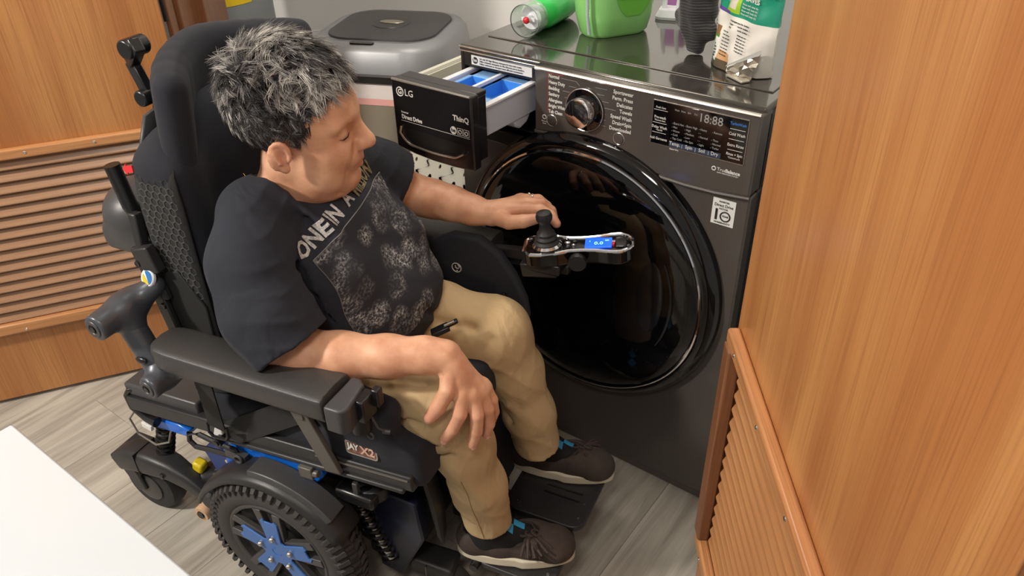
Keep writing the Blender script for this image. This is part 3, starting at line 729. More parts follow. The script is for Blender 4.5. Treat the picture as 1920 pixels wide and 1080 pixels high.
WP(MB().text('TurboWash', 0.0072, dp(0.90, 0.13), align='CENTER', sx=0.85), 'turbo_lettering', 'print_blue', ds)
tx = MB().text('True', 0.0092, (0.6185, yf, 0.8575)).text('Balance', 0.0092, (0.6345, yf, 0.8575), bold=0.03).text('ANTI-VIBRATION SYSTEM', 0.0036, (0.6185, yf, 0.8512))
tx.torus((0.6125, yf-0.0002, 0.8575), 0.0036, 0.0010, (0, 1, 0), 20, 5)
tx.text('Sensor Dry', 0.0040, (0.521, yf, 0.8735), bold=0.02)
tag(WP(tx, 'balance_lettering', 'print', cp), kind='stuff')
# warranty sticker
st = WP(MB().box2((0.616, -0.0016, 0.743), (0.661, -0.0002, 0.7965)), 'warranty_sticker', 'label')
tx = MB().text('INVERTER', 0.0045, (0.6385, -0.0022, 0.7910), align='CENTER').text('Direct Drive', 0.0085, (0.6385, -0.0022, 0.7835), align='CENTER', sx=0.85).text('MOTOR', 0.0048, (0.6385, -0.0022, 0.7765), align='CENTER')
tx.text('1', 0.032, (0.6255, -0.0022, 0.7625), align='CENTER', bold=0.02)
tx.torus((0.6435, -0.0020, 0.7620), 0.0095, 0.0014, (0, 1, 0), 32, 6).text('YEAR', 0.0055, (0.6435, -0.0022, 0.7622), align='CENTER')
tx.text('WARRANTY', 0.0052, (0.6385, -0.0022, 0.7475), align='CENTER', sx=1.1)
WP(tx, 'sticker_lettering', 'print_black', st)
# ================================================================== THINGS ON THE WASHER
ZT = 0.983
# large green detergent bottle
gm = mat('green_bottle_plastic', (142, 208, 122), 0.25, coat=0.3)
ba = math.atan2(0.86, 0.51)
gb = empty('detergent_bottle', (0.232+0.004, 0.262-0.006, ZT), ba, label='large light green detergent bottle standing upright on the washer', cat='bottle')
secs = [(0.140, 0.078, 0.0385, 0.0), (0.154, 0.092, 0.0455, 0.007), (0.174, 0.106, 0.0525, 0.045), (0.186, 0.112, 0.0555, 0.10), (0.180, 0.108, 0.0535, 0.16), (0.150, 0.098, 0.045, 0.21), (0.09, 0.07, 0.034, 0.245), (0.052, 0.052, 0.0255, 0.258), (0.050, 0.050, 0.0245, 0.275)]
loop_stack(MB(), secs, 10).build('bottle_body', gm, gb)
MB().lathe([(0.030, 0.262), (0.030, 0.310), (0.026, 0.318), (0, 0.318)], (0, 0, 0)).build('bottle_cap', mat('green_cap', (40, 150, 70), 0.3), gb)
# darker label area on the front (follows the body), with printed lines
lab = MB(); vs = []; fs = []; nu_ = 16; zz = [0.045, 0.06, 0.08, 0.10, 0.12, 0.14, 0.16]
for j, z in enumerate(zz):
    hz = 0.054+0.002*math.sin((z-0.045)/0.115*PI)
    hw_ = 0.046*math.sqrt(max(0.05, 1-((z-0.115)/0.075)**2))
    for i in range(nu_+1):
        x = 0.015-hw_+2*hw_*i/nu_
        vs.append((x, -hz-0.0018-0.0*x, z))
for j in range(len(zz)-1):
    for i in range(nu_): a = j*(nu_+1)+i; fs.append((a, a+1, a+nu_+2, a+nu_+1))
lab.add(vs, fs).build('bottle_label', mat('deep_green_label', (108, 184, 66), 0.3), gb)
tx = MB()
for j in range(9): tx.text('Usage directions for best results in all machines'[:34-2*(j % 3)], 0.0052, (-0.018, -0.0582, 0.150-0.0085*j), sx=0.75)
tx.build('bottle_lettering', mat('green_ink', (44, 116, 50), 0.5), gb)
MB().tube([(-0.078, -0.036, 0.012), (-0.0855, -0.040, 0.05), (-0.0885, -0.042, 0.10), (-0.086, -0.040, 0.16)], 0.0035, 8).build('level_strip', mat('silver_strip', (176, 196, 196), 0.3), gb)
# small green bottle lying on its side, clear cap towards the camera
sb = empty('small_detergent_bottle', (0.100, 0.150, ZT+0.037), math.atan2(0.99, -0.12), label='green bottle lying on its side with a clear cap and red spout tip', cat='bottle')
gm2 = mat('emerald_plastic', (52, 196, 92), 0.2, coat=0.3)
MB().lathe([(0.0, 0.0), (0.022, 0.001), (0.026, 0.006), (0.031, 0.014), (0.0365, 0.035), (0.0370, 0.13), (0.033, 0.158), (0.0, 0.162)], (0, 0, 0), (1, 0, 0), 40).build('bottle_body', gm2, sb)
MB().lathe([(0.024, -0.016), (0.024, 0.006), (0.020, 0.007)], (0, 0, 0), (1, 0, 0), 32).build('white_collar', 'white_plastic', sb)
MB().lathe([(0.0075, -0.036), (0.0075, -0.014)], (0, 0, 0), (1, 0, 0), 20).box2((-0.030, -0.016, -0.0035), (-0.025, 0.016, 0.0035)).build('spout', 'white_plastic', sb)
MB().ell((-0.038, 0, 0.0), (0.006, 0.0075, 0.0075)).build('spout_tip', mat('red_tip', (206, 40, 56), 0.35), sb)
clear = mat('clear_cap', (235, 245, 240), 0.08, trans=0.95)
MB().lathe([(0.0335, -0.046), (0.0348, -0.046), (0.0340, 0.0), (0.030, 0.004), (0.0285, 0.003), (0.0325, -0.001), (0.0333, -0.044)], (0, 0, 0), (1, 0, 0), 40, cap=False).build('clear_cap', clear, sb)
# white plastic dish with two upright prongs
wd = empty('white_holder', (0.292, 0.425, ZT), R_(18), label='white plastic holder with two prongs behind the large green bottle', cat='holder')
loop_stack(MB(), [(0.070, 0.060, 0.014, 0.0), (0.072, 0.062, 0.015, 0.006), (0.058, 0.048, 0.012, 0.020), (0.050, 0.042, 0.011, 0.018)]).build('dish', 'white_plastic', wd)
for x in (-0.020, 0.012): MB().tube([(x, 0.006, 0.012), (x+0.001, 0.008, 0.05), (x+0.006, 0.012, 0.085)], [0.0065, 0.005, 0.004], 10).build('prong', 'white_plastic', wd)
pb = empty('purple_box', (0.262, 0.512, ZT), R_(10), label='small purple carton behind the white pronged holder', cat='box')
MB().box((0, 0, 0.045), (0.055, 0.035, 0.09)).build('carton', mat('purple_card', (150, 96, 150), 0.5), pb, bev=0.002)
# black ribbed knit cloth
kn = bpy.data.materials.new('ribbed_black_knit'); kn.use_nodes = True; nt = kn.node_tree; b = nt.nodes['Principled BSDF']
b.inputs['Roughness'].default_value = 0.9; b.inputs['Sheen Weight'].default_value = 0.3
tc = nt.nodes.new('ShaderNodeTexCoord'); wv = nt.nodes.new('ShaderNodeTexWave'); wv.bands_direction = 'Z'; wv.inputs['Scale'].default_value = 62; wv.inputs['Distortion'].default_value = 1.2; wv.inputs['Detail'].default_value = 1
nt.links.new(tc.outputs['Object'], wv.inputs['Vector']); r = nt.nodes.new('ShaderNodeValToRGB')
r.color_ramp.elements[0].position = 0.55; r.color_ramp.elements[0].color = lin((24, 23, 25)); r.color_ramp.elements[1].position = 0.95; r.color_ramp.elements[1].color = lin((52, 49, 51))
nt.links.new(wv.outputs['Fac'], r.inputs['Fac']); nt.links.new(r.outputs['Color'], b.inputs['Base Color'])
bp = nt.nodes.new('ShaderNodeBump'); bp.inputs['Strength'].default_value = 0.6; bp.inputs['Distance'].default_value = 0.002; nt.links.new(wv.outputs['Fac'], bp.inputs['Height']); nt.links.new(bp.outputs['Normal'], b.inputs['Normal'])
M['knit'] = kn
s = SDF((0.36, 0.15, 0.98), (0.56, 0.38, 1.25), 0.004)
s.cap((0.457, 0.232, 1.004), (0.446, 0.255, 1.045), 0.020, 0.034, 0.02)
s.cap((0.446, 0.255, 1.045), (0.440, 0.270, 1.10), 0.032, 0.038, 0.012)
s.cap((0.440, 0.270, 1.10), (0.452, 0.285, 1.19), 0.040, 0.036, 0.01)
s.ell((0.423, 0.262, 1.045), (0.028, 0.022, 0.030), None, 0.012)
s.ell((0.470, 0.245, 1.025), (0.026, 0.020, 0.022), None, 0.012)
s.carve(lambda X, Y, Z: 0.0030*np.sin(Z*150+X*60+Y*20)*np.sin(X*70)+0.002*np.sin(X*190+Z*60))
s.g = np.maximum(s.g, (ZT+0.001)-(s.lo[2]+s.vox*np.arange(s.n[2], dtype=np.float32))[None, None, :])
kc = s.mesh('knit_cloth', 'knit'); kc.location = (-0.004, -0.024, 0); tag(kc, 'black ribbed knit cloth bunched upright between the bottles and the pouch', 'cloth')
# laundry pouch
pm_ = bpy.data.materials.new('pouch_film'); pm_.use_nodes = True; nt = pm_.node_tree; b = nt.nodes['Principled BSDF']; b.inputs['Roughness'].default_value = 0.28; b.inputs['Coat Weight'].default_value = 0.4
def zone(nt, base_, conds):
    """piecewise flat print: conds = list of (axis ranges, colour)"""
    tc = nt.nodes.new('ShaderNodeTexCoord'); sp = nt.nodes.new('ShaderNodeSeparateXYZ'); nt.links.new(tc.outputs['Object'], sp.inputs[0])
    cur = None
    for (x0, x1, z0, z1, col_) in conds:
        ms = []
        for ax, op, val in (('X', 'GREATER_THAN', x0), ('X', 'LESS_THAN', x1), ('Z', 'GREATER_THAN', z0), ('Z', 'LESS_THAN', z1)):
            m_ = nt.nodes.new('ShaderNodeMath'); m_.operation = op; m_.inputs[1].default_value = val; nt.links.new(sp.outputs[ax], m_.inputs[0]); ms.append(m_)
        a = ms[0]
        for q in ms[1:]:
            mm = nt.nodes.new('ShaderNodeMath'); mm.operation = 'MULTIPLY'; nt.links.new(a.outputs[0], mm.inputs[0]); nt.links.new(q.outputs[0], mm.inputs[1]); a = mm
        mx = nt.nodes.new('ShaderNodeMixRGB'); nt.links.new(a.outputs[0], mx.inputs[0])
        if cur: nt.links.new(cur, mx.inputs[1])
        else: mx.inputs[1].default_value = lin(base_)
        mx.inputs[2].default_value = lin(col_); cur = mx.outputs[0]
    return cur
cc = zone(nt, (226, 222, 214), [(-1, 1, 0.100, 1, (30, 140, 112)), (-1, 0.048, 0.120, 1, (72, 158, 224)), (0.034, 0.066, 0.105, 0.17, (150, 190, 50)), (0.038, 0.058, 0.112, 0.142, (206, 196, 186)),
     (-1, 0.045, 0.1005, 0.106, (96, 62, 150)), (-1, 0.030, 0.030, 0.062, (86, 130, 52)), (-1, 0.030, -1, 0.030, (70, 74, 58)), (0.030, 0.064, -1, 0.018, (92, 82, 66)), (0.034, 0.066, 0.018, 0.034, (206, 160, 116)),
     (0.012, 0.028, 0.058, 0.074, (140, 100, 66)), (0.006, 0.016, 0.018, 0.044, (228, 226, 220)), (0.018, 0.032, 0.012, 0.054, (236, 236, 232))])
nt.links.new(cc, b.inputs['Base Color'])
pd = Vector((0.86, -0.51, 0)); pr_ang = math.atan2(pd.y, pd.x)
pc = empty('laundry_pouch', (0.484, 0.172, ZT), pr_ang, label='green and white foil refill pouch, crumpled at its lower right corner', cat='pouch')
# bulged sheet body in local frame: x 0..0.145 along the front, y depth, z up
def pouch_pt(u, v, side):
    w_ = 0.135+0.012*v; x = w_*u-0.004*v
    z = 0.225*v
    th = 0.030*(1-v)**0.7+0.004
    edge = (1-(2*u-1)**2)**0.5 if abs(2*u-1) < 1 else 0
    y = side*th*edge*0.9+0.032+0.05*v*0.2
    wr = 0.0022*math.sin(17*u+9*v)+0.0018*math.sin(31*v-12*u)
    if u > 0.72 and v < 0.35:
        k_ = (u-0.72)/0.28*(1-v/0.35); y += 0.022*k_; x -= 0.016*k_; wr += 0.005*math.sin(60*u+50*v)*k_
    return (x, y+wr*edge, z+0.0015)
vs = []; fs = []; nu_, nv_ = 36, 30
for side in (-1, 1):
    for j in range(nv_+1):
        for i in range(nu_+1): vs.append(pouch_pt(i/nu_, j/nv_, side))
K = (nu_+1)*(nv_+1)
for j in range(nv_):
    for i in range(nu_):
        a = j*(nu_+1)+i; fs.append((a, a+1, a+nu_+2, a+nu_+1)); fs.append((K+a, K+a+nu_+1, K+a+nu_+2, K+a+1))
for i in range(nu_): fs.append((i, K+i, K+i+1, i+1)); a = nv_*(nu_+1)+i; fs.append((a, a+1, K+a+1, K+a))
MB().add(vs, fs).build('pouch_body', pm_, pc, ang=60)
foil = mat('silver_foil', (176, 170, 158), 0.26, 0.85, bump=0.3, bscale=60)
rg_ = random.Random(11); G_ = 7
pc.scale = (1.2, 1.0, 1.0)
c00, c10, c01, c11 = Vector((0.080, -0.006, 0.001)), Vector((0.118, 0.012, 0.001)), Vector((0.074, 0.000, 0.016)), Vector((0.130, 0.016, 0.056))
vs = []; fs = []
for j in range(G_):
    for i in range(G_):
        u, v = i/(G_-1), j/(G_-1)
        p = c00.lerp(c10, u).lerp(c01.lerp(c11, u), v)
        k_ = math.sin(PI*u)*math.sin(PI*v)
        vs.append(p+Vector((rg_.uniform(-1, 1)*0.003, -0.006*k_+rg_.uniform(-1, 1)*0.0045*(0.3+k_), rg_.uniform(-1, 1)*0.003*v)))
for j in range(G_-1):
    for i in range(G_-1):
        a = j*G_+i; fs += [(a, a+1, a+G_), (a+1, a+G_+1, a+G_)] if (i+j) % 2 else [(a, a+1, a+G_+1), (a, a+G_+1, a+G_)]
fo = MB().add(vs, fs).build('foil_fold', foil, pc, smooth=False); sd = fo.modifiers.new('s', 'SOLIDIFY'); sd.thickness = 0.0012
MB().add([(0.070, -0.0035, 0.014), (0.076, -0.006, 0.020), (0.133, 0.013, 0.063), (0.130, 0.014, 0.052)], [(0, 1, 2, 3)]).build('foil_fold_edge', 'label', pc)
MB().box2((0.080, -0.009, 0.0005), (0.120, 0.010, 0.0045)).build('foil_hem', mat('foil_hem', (196, 190, 176), 0.3, 0.4), pc, bev=0.001)
tx = MB(); tw = MB()
def on_pouch(mb, s_, size, x, z, **k): mb.text(s_, size, (x, 0.032-0.9*(0.030*(1-z/0.225)**0.7+0.004)*math.sqrt(max(0, 1-(2*x/0.14-1)**2))-0.0030+0.01*z/0.225, z), **k)
for j in range(5): on_pouch(tx, 'Pods directions load size', 0.0042, 0.006, 0.094-0.0055*j, sx=0.8)
for j in range(3): on_pouch(tx, 'Detergent pacs for clothes', 0.0046, 0.052, 0.092-0.006*j, sx=0.9)
for j in range(8): on_pouch(tx, 'Use one pac', 0.0040, 0.040, 0.070-0.0060*j, sx=0.9)
for j in range(6): on_pouch(tx, 'Wash and care', 0.0040, 0.076, 0.072-0.0055*j, sx=0.9)
for j in range(7): on_pouch(tx, 'ipsum net 32', 0.0038, 0.0195, 0.052-0.0056*j, sx=0.6)
tx.build('pouch_small_print', 'print_black', pc)
on_pouch(tw, 'SAVES', 0.012, 0.076, 0.136, bold=0.02); on_pouch(tw, 'CONCENTRATED', 0.0085, 0.070, 0.152, bold=0.03)
on_pouch(tw, 'WATER', 0.011, 0.080, 0.166, bold=0.03)
for j in range(4): on_pouch(tw, 'Rinse well, keep dry', 0.0045, 0.072, 0.126-0.0055*j)
tw.build('pouch_white_print', 'print', pc)
# ================================================================== POWER WHEELCHAIR
# chair-aligned coordinates: x forward, y to the user's left, z up (metres)
A12 = R_(12); CF = Vector((math.cos(A12), math.sin(A12), 0)); CL = Vector((-math.sin(A12), math.cos(A12), 0))
CO = (-0.05, -0.475, 0)
def cw(p): return CF*p[0]+CL*p[1]+Vector((0, 0, p[2] if len(p) > 2 else 0))
wc = empty('power_wheelchair', cw(CO), A12, label='black power wheelchair with blue panels and a joystick, occupied beside the washer', cat='wheelchair')
def CP(mb, name, m, parent=wc, **k): return mb.build(name, m, parent, org=CO, **k)
M['rubber'] = mat('tyre_rubber', (64, 62, 59), 0.75, bump=0.15, bscale=300)
M['rim_grey'] = mat('rim_dark_grey', (62, 61, 60), 0.4)
M['cblue'] = mat('painted_blue', (22, 108, 214), 0.28, coat=0.3)
M['wblue'] = mat('wheel_blue', (62, 108, 176), 0.35)
M['plastic'] = mat('black_moulded_plastic', (40, 40, 42), 0.42, bump=0.1, bscale=600)
M['plastic2'] = mat('charcoal_plastic', (64, 64, 66), 0.42)
M['armvinyl'] = mat('armrest_vinyl', (58, 57, 56), 0.36, bump=0.25, bscale=900)
M['fabric'] = mat('navy_black_fabric', (25, 27, 36), 0.88, bump=0.2, bscale=900, sheen=0.04)
M['fabric2'] = mat('black_side_fabric', (38, 38, 40), 0.8, bump=0.25, bscale=900)
M['web'] = mat('webbing', (28, 28, 29), 0.75, bump=0.3, bscale=1200)
M['bolt'] = mat('bolt_steel', (190, 190, 192), 0.22, 1.0)
M['spring'] = mat('spring_black', (30, 30, 32), 0.35, 0.4)
M['bar'] = mat('taupe_bar', (96, 92, 86), 0.42, 0.2)
M['joint'] = mat('anodised_joint', (84, 87, 94), 0.34, 0.4)
M['yellow'] = mat('yellow_plastic', (216, 190, 30), 0.4)
M['peach'] = mat('peach_roller', (206, 170, 136), 0.5)
def drive_wheel(l_out, s):
    """l_out: outer face, s: +1 when outside is -y (user's right)"""
    cx_, cz_ = -0.053, 0.166; wd = 0.075
    ax = (0, -s, 0); cc_ = (cx_, l_out+s*wd/2, cz_)
    h = wd/2
    t_ = CP(MB().lathe([(0.112, -h+0.004), (0.135, -h), (0.152, -h+0.008), (0.160, -h+0.020), (0.1625, 0), (0.160, h-0.020), (0.152, h-0.008), (0.135, h), (0.118, h-0.002), (0.112, h-0.006)], cc_, ax, 96, cap=False), 'drive_wheel', 'rubber')
    lug = MB()
    for i in range(52):
        a = 2*PI*i/52
        for sd in (-1, 1):
            # chevron centre bars and deep shoulder lugs
            aa = a+(PI/52 if sd > 0 else 0)
            def pt(r, an, y): return (cx_+r*math.cos(an), cc_[1]+y, cz_+r*math.sin(an))
            w1 = 0.036
            P0 = [pt(0.160, aa-w1, sd*0.0225), pt(0.160, aa+w1, sd*0.0225), pt(0.147, aa+w1*0.9, sd*(h+0.0005)), pt(0.147, aa-w1*0.9, sd*(h+0.0005))]
            P1 = [pt(0.1665, aa-w1*0.8, sd*0.0225), pt(0.1665, aa+w1*0.8, sd*0.0225), pt(0.1530, aa+w1*0.7, sd*(h+0.0028)), pt(0.1530, aa-w1*0.7, sd*(h+0.0028))]
            lug.add(P0+P1, [(0, 1, 2, 3), (7, 6, 5, 4), (0, 4, 5, 1), (1, 5, 6, 2), (2, 6, 7, 3), (3, 7, 4, 0)])
            b0, b1 = aa-0.030, aa+0.012
            Q0 = [pt(0.1615, b0, sd*0.001), pt(0.1615, b1, sd*0.001), pt(0.1605, b1+0.035, sd*0.019), pt(0.1605, b0+0.035, sd*0.019)]
            Q1 = [pt(0.1668, b0, sd*0.001), pt(0.1668, b1, sd*0.001), pt(0.1662, b1+0.035, sd*0.019), pt(0.1662, b0+0.035, sd*0.019)]
            lug.add(Q0+Q1, [(0, 1, 2, 3), (7, 6, 5, 4), (0, 4, 5, 1), (1, 5, 6, 2), (2, 6, 7, 3), (3, 7, 4, 0)])
            # sidewall flutes
            S0 = [pt(0.139, aa-0.012, sd*(h-0.001)), pt(0.139, aa+0.012, sd*(h-0.001)), pt(0.149, aa+0.020, sd*(h-0.003)), pt(0.149, aa-0.020, sd*(h-0.003))]
            S1 = [pt(0.140, aa-0.010, sd*(h+0.0012)), pt(0.140, aa+0.010, sd*(h+0.0012)), pt(0.149, aa+0.017, sd*(h+0.0015)), pt(0.149, aa-0.017, sd*(h+0.0015))]
            lug.add(S0+S1, [(0, 1, 2, 3), (7, 6, 5, 4), (0, 4, 5, 1), (1, 5, 6, 2), (2, 6, 7, 3), (3, 7, 4, 0)])
    tag(CP(lug, 'tyre_tread', 'rubber', t_), kind='stuff')
    rim = MB().lathe([(0.106, -h+0.01), (0.115, -h+0.006), (0.115, h-0.008), (0.110, h-0.003), (0.103, h-0.006), (0.101, h-0.022), (0.060, h-0.030), (0.0, h-0.030)], cc_, ax, 96, cap=False)
    yo = l_out
    for i in range(5):
        a0 = 2*PI*i/5+0.35
        for da in (-0.21, 0.21):
            a = a0+da
            p0 = Vector((cx_+0.020*math.cos(a0+da*3), yo+s*0.012, cz_+0.020*math.sin(a0+da*3))); p1 = Vector((cx_+0.106*math.cos(a), yo+s*0.008, cz_+0.106*math.sin(a)))
            rim.bar(p0, p1, 0.018, 0.012, (0, 1, 0))
    rim.lathe([(0.040, 0), (0.040, 0.02), (0.034, 0.024), (0, 0.024)], (cx_, yo+s*0.030, cz_), ax, 32)
    CP(rim, 'rim', 'rim_grey', t_, bev=0.0015)
    # five-armed blue plate
    poly = []
    for i in range(5):
        a = 2*PI*i/5+0.35
        for r, da in ((0.034, -0.50), (0.081, -0.245), (0.085, -0.14), (0.079, -0.12), (0.079, 0.12), (0.085, 0.14), (0.081, 0.245), (0.034, 0.50)):
            poly.append((r*math.cos(a+da), r*math.sin(a+da)))
    hubp = CP(MB().prism(poly, 0.004, Matrix(((1, 0, 0, cx_), (0, 0, -s, yo+s*0.0045), (0, 1, 0, cz_), (0, 0, 0, 1)))), 'hub_plate', 'wblue', t_, bev=0.0012)
    bm_ = None
    for i in range(5):
        a = 2*PI*i/5+0.35+0.02
        b = MB().lathe([(0.0062, 0), (0.0060, 0.004), (0.0045, 0.0065), (0, 0.007)], (cx_+0.036*math.cos(a), yo+s*0.0005, cz_+0.036*math.sin(a)), ax, 16)
        CP(b, 'wheel_bolt', 'bolt', t_)
    CP(MB().torus((cx_, yo+s*0.0003, cz_), 0.010, 0.0007, (0, 1, 0), 24, 5, 0.3, 4.6), 'hub_mark', 'cblue', t_)
    t_.scale = (1.07, 1.0, 1.07); t_.location = (0.0003, -s*0.005, 0.0)
    return t_
drive_wheel(-0.760, 1)
drive_wheel(-0.190, -1)
def mir(l): return -0.95-l
def both(fn):
    for s in (1, -1): fn(s, (lambda l, s=s: l if s > 0 else mir(l)))
def guard(s, Y):
    g = MB(); vs = []; fs = []; n_ = 26
    prof = [(0.176, -0.765), (0.186, -0.757), (0.190, -0.742), (0.190, -0.700), (0.183, -0.686), (0.172, -0.684)]
    for i in range(n_+1):
        a = R_(32+130*i/n_)
        fl_ = 0.012*max(0, (i/n_-0.8)/0.2)
        for r, l in prof: vs.append((-0.053+(r+fl_)*math.cos(a), Y(l), 0.166+(r+fl_)*math.sin(a)))
    k = len(prof)
    for i in range(n_):
        for j in range(k-1): fs.append((i*k+j, i*k+j+1, (i+1)*k+j+1, (i+1)*k+j))
    o = CP(g.add(vs, fs), 'mudguard', 'plastic', ang=50); o.scale = (1.04, 1, 1.04); sd = o.modifiers.new('s', 'SOLIDIFY'); sd.thickness = 0.005
    st_ = MB(); vs = []; fs = []
    for i in range(11):
        a = R_(45+56*i/10)
        for r, l in ((0.188, -0.752), (0.199, -0.748), (0.199, -0.706), (0.188, -0.702)): vs.append((-0.053+r*math.cos(a), Y(l), 0.166+r*math.sin(a)))
    for i in range(10):
        for j in range(3): fs.append((i*4+j, i*4+j+1, i*4+5+j, i*4+4+j))
    fs += [(0, 1, 2, 3), (43, 42, 41, 40)]
    CP(st_.add(vs, fs), 'mudguard_step', 'plastic2', o, bev=0.002)
both(guard)
# power base
b = MB().box((-0.05, -0.475, 0.20), (0.40, 0.30, 0.17)).box((-0.10, -0.475, 0.315), (0.30, 0.26, 0.07)).box((0.12, -0.475, 0.15), (0.10, 0.32, 0.12))
CP(b, 'power_base', 'satin_black', bev=0.012, seg=3)
CP(MB().box((-0.06, -0.475, 0.375), (0.16, 0.20, 0.07)), 'seat_pedestal', 'plastic', bev=0.006)
def sideparts(s, Y):
    q = [(-0.20, 0.300), (0.035, 0.352), (0.050, 0.372), (0.048, 0.402), (-0.02, 0.394), (-0.17, 0.372), (-0.20, 0.345)]
    CP(MB().prism(q, 0.030, Matrix(((1, 0, 0, 0), (0, 0, s, Y(-0.702)), (0, 1, 0, 0), (0, 0, 0, 1)))), 'blue_side_panel', 'cblue', bev=0.003)
    q = [(-0.40, 0.318), (-0.31, 0.325), (-0.30, 0.345), (-0.33, 0.352), (-0.41, 0.345), (-0.425, 0.33)]
    o = MB().prism(q, 0.09, Matrix(((1, 0, 0, 0), (0, 0, s, Y(-0.690)), (0, 1, 0, 0), (0, 0, 0, 1))))
    CP(o, 'blue_rear_bracket', 'cblue', bev=0.004)
    q = [(-0.27, 0.20), (-0.14, 0.235), (-0.15, 0.285), (-0.25, 0.305), (-0.30, 0.28)]
    ps = CP(MB().prism(q, 0.02, Matrix(((1, 0, 0, 0), (0, 0, s, Y(-0.672)), (0, 1, 0, 0), (0, 0, 0, 1)))), 'swing_arm_plate', mat('deep_blue', (40, 62, 120), 0.4), bev=0.002)
    if s > 0: CP(MB().text('Strong', 0.026, (-0.240, -0.6735, 0.262), (0.97, 0, 0.2), (-0.2, 0, 0.97), bold=0.03), 'plate_lettering', mat('cream_print', (222, 206, 160), 0.5), ps)
    q = [(0.10, 0.07), (0.15, 0.06), (0.215, 0.20), (0.205, 0.30), (0.13, 0.31), (0.10, 0.25)]
    CP(MB().prism(q, 0.03, Matrix(((1, 0, 0, 0), (0, 0, s, Y(-0.64)), (0, 1, 0, 0), (0, 0, 0, 1)))), 'front_fork_plate', mat('midnight_blue', (20, 26, 46), 0.35), bev=0.004)
    # rear caster arm
    pth = [(-0.550, 0.172), (-0.505, 0.196), (-0.445, 0.205), (-0.390, 0.202), (-0.348, 0.184), (-0.317, 0.160), (-0.295, 0.140)]
    wds = [0.034, 0.040, 0.040, 0.034, 0.027, 0.022, 0.018]
    hh = [0.050, 0.062, 0.060, 0.050, 0.042, 0.036, 0.030]
    vs = []; fs = []
    for i, (F, z) in enumerate(pth):
        a = pth[max(0, i-1)]; c_ = pth[min(len(pth)-1, i+1)]; t_ = Vector((c_[0]-a[0], c_[1]-a[1])).normalized(); nn = Vector((-t_.y, t_.x))
        pr_ = rrect(wds[i]*1.5, hh[i], min(wds[i], hh[i])*0.38, 3)
        for u, v in pr_: vs.append((F+nn.x*v, Y(-0.69)+u*s, z+nn.y*v))
    k = len(pr_)
    for i in range(len(pth)-1):
        for j in range(k): fs.append((i*k+j, i*k+(j+1) % k, (i+1)*k+(j+1) % k, (i+1)*k+j))
    fs += [tuple(range(k))[::-1], tuple((len(pth)-1)*k+j for j in range(k))]
    o = CP(MB().add(vs, fs), 'rear_caster_arm', 'plastic', ang=45)
    CP(MB().lathe([(0.007, 0), (0.006, 0.003), (0, 0.003)], (-0.40, Y(-0.718), 0.196), (0, -s, 0), 16), 'arm_bolt', 'satin_black', o)
    CP(MB().tube([(-0.46, Y(-0.69)+s*0.0, 0.204), ], 0.001, 4) if False else MB().box((-0.4705, Y(-0.69), 0.203), (0.0015, 0.063, 0.062)), 'arm_seam', 'satin_black', o)
    CP(MB().lathe([(0.018, -0.010), (0.019, -0.006), (0.019, 0.006), (0.018, 0.010)], (-0.293, Y(-0.722), 0.138), (0, -s, 0), 28), 'roller', 'peach', o)
    CP(MB().lathe([(0.010, 0.0), (0.009, 0.003), (0, 0.003)], (-0.293, Y(-0.732), 0.138), (0, -s, 0), 20), 'roller_hub', 'satin_black', o)
    # rear caster wheel and fork
    wz = 0.075
    wheel_c = (-0.520, Y(-0.655), wz)
    o = CP(MB().lathe([(0.030, -0.024), (0.060, -0.0255), (0.070, -0.022), (0.075, -0.010), (0.075, 0.010), (0.070, 0.022), (0.060, 0.0255), (0.030, 0.024)], wheel_c, (0, -1, 0.0), 56), 'rear_caster_wheel', mat('caster_rubber', (40, 40, 42), 0.7))
    CP(MB().lathe([(0.040, 0.0), (0.040, 0.006), (0.030, 0.010), (0.01, 0.012), (0.0, 0.012)], (-0.52, Y(-0.655)-s*0.022, wz), (0, -s, 0), 32), 'caster_hub', 'rim_grey', o)
    fk = MB().bar((-0.556, Y(-0.69), 0.155), (-0.525, Y(-0.692), 0.075), 0.010, 0.05, (1, 0, 0), h1=0.034).bar((-0.556, Y(-0.62), 0.155), (-0.525, Y(-0.618), 0.075), 0.010, 0.05, (1, 0, 0), h1=0.034)
    fk.box((-0.556, Y(-0.655), 0.158), (0.075, 0.085, 0.018)).cyl((-0.55, Y(-0.672), 0.155), (-0.54, Y(-0.680), 0.18), 0.020)
    CP(fk, 'caster_fork', 'plastic', bev=0.004)
    # suspension spring
    p0 = Vector((-0.432, Y(-0.676), 0.195)); p1 = Vector((-0.392, Y(-0.668), 0.325)); ax_ = (p1-p0); L_ = ax_.length; t_ = ax_.normalized()
    u_ = t_.cross(Vector((0, 1, 0))).normalized(); v_ = t_.cross(u_)
    pts = [p0+ax_*(i/120)+(u_*math.cos(i/120*8.5*2*PI)+v_*math.sin(i/120*8.5*2*PI))*0.0175 for i in range(121)]
    CP(MB().tube(pts, 0.0036, 6), 'suspension_spring', 'spring')
    CP(MB().cyl(p0, p1, 0.010).cyl(p0+ax_*0.93, p1+ax_*0.05, 0.019), 'spring_rod', 'satin_black')
    CP(MB().cyl(p0+ax_*0.96, p0+ax_*1.0, 0.021), 'spring_seat', mat('orange_washer', (186, 96, 50), 0.5))
    # drive motor with ribbed case and yellow free-wheel lever
    m0 = Vector((-0.328, Y(-0.655), 0.165)); m1 = Vector((-0.210, Y(-0.640), 0.195))
    mt = CP(MB().cyl(m0, m1, 0.036, n=32).cyl(m0-(m1-m0)*0.06, m0, 0.030, n=32), 'drive_motor', 'satin_black', bev=0.003)
    rb = MB(); t_ = (m1-m0).normalized(); u_ = t_.cross(Vector((0, 0, 1))).normalized(); v_ = t_.cross(u_)
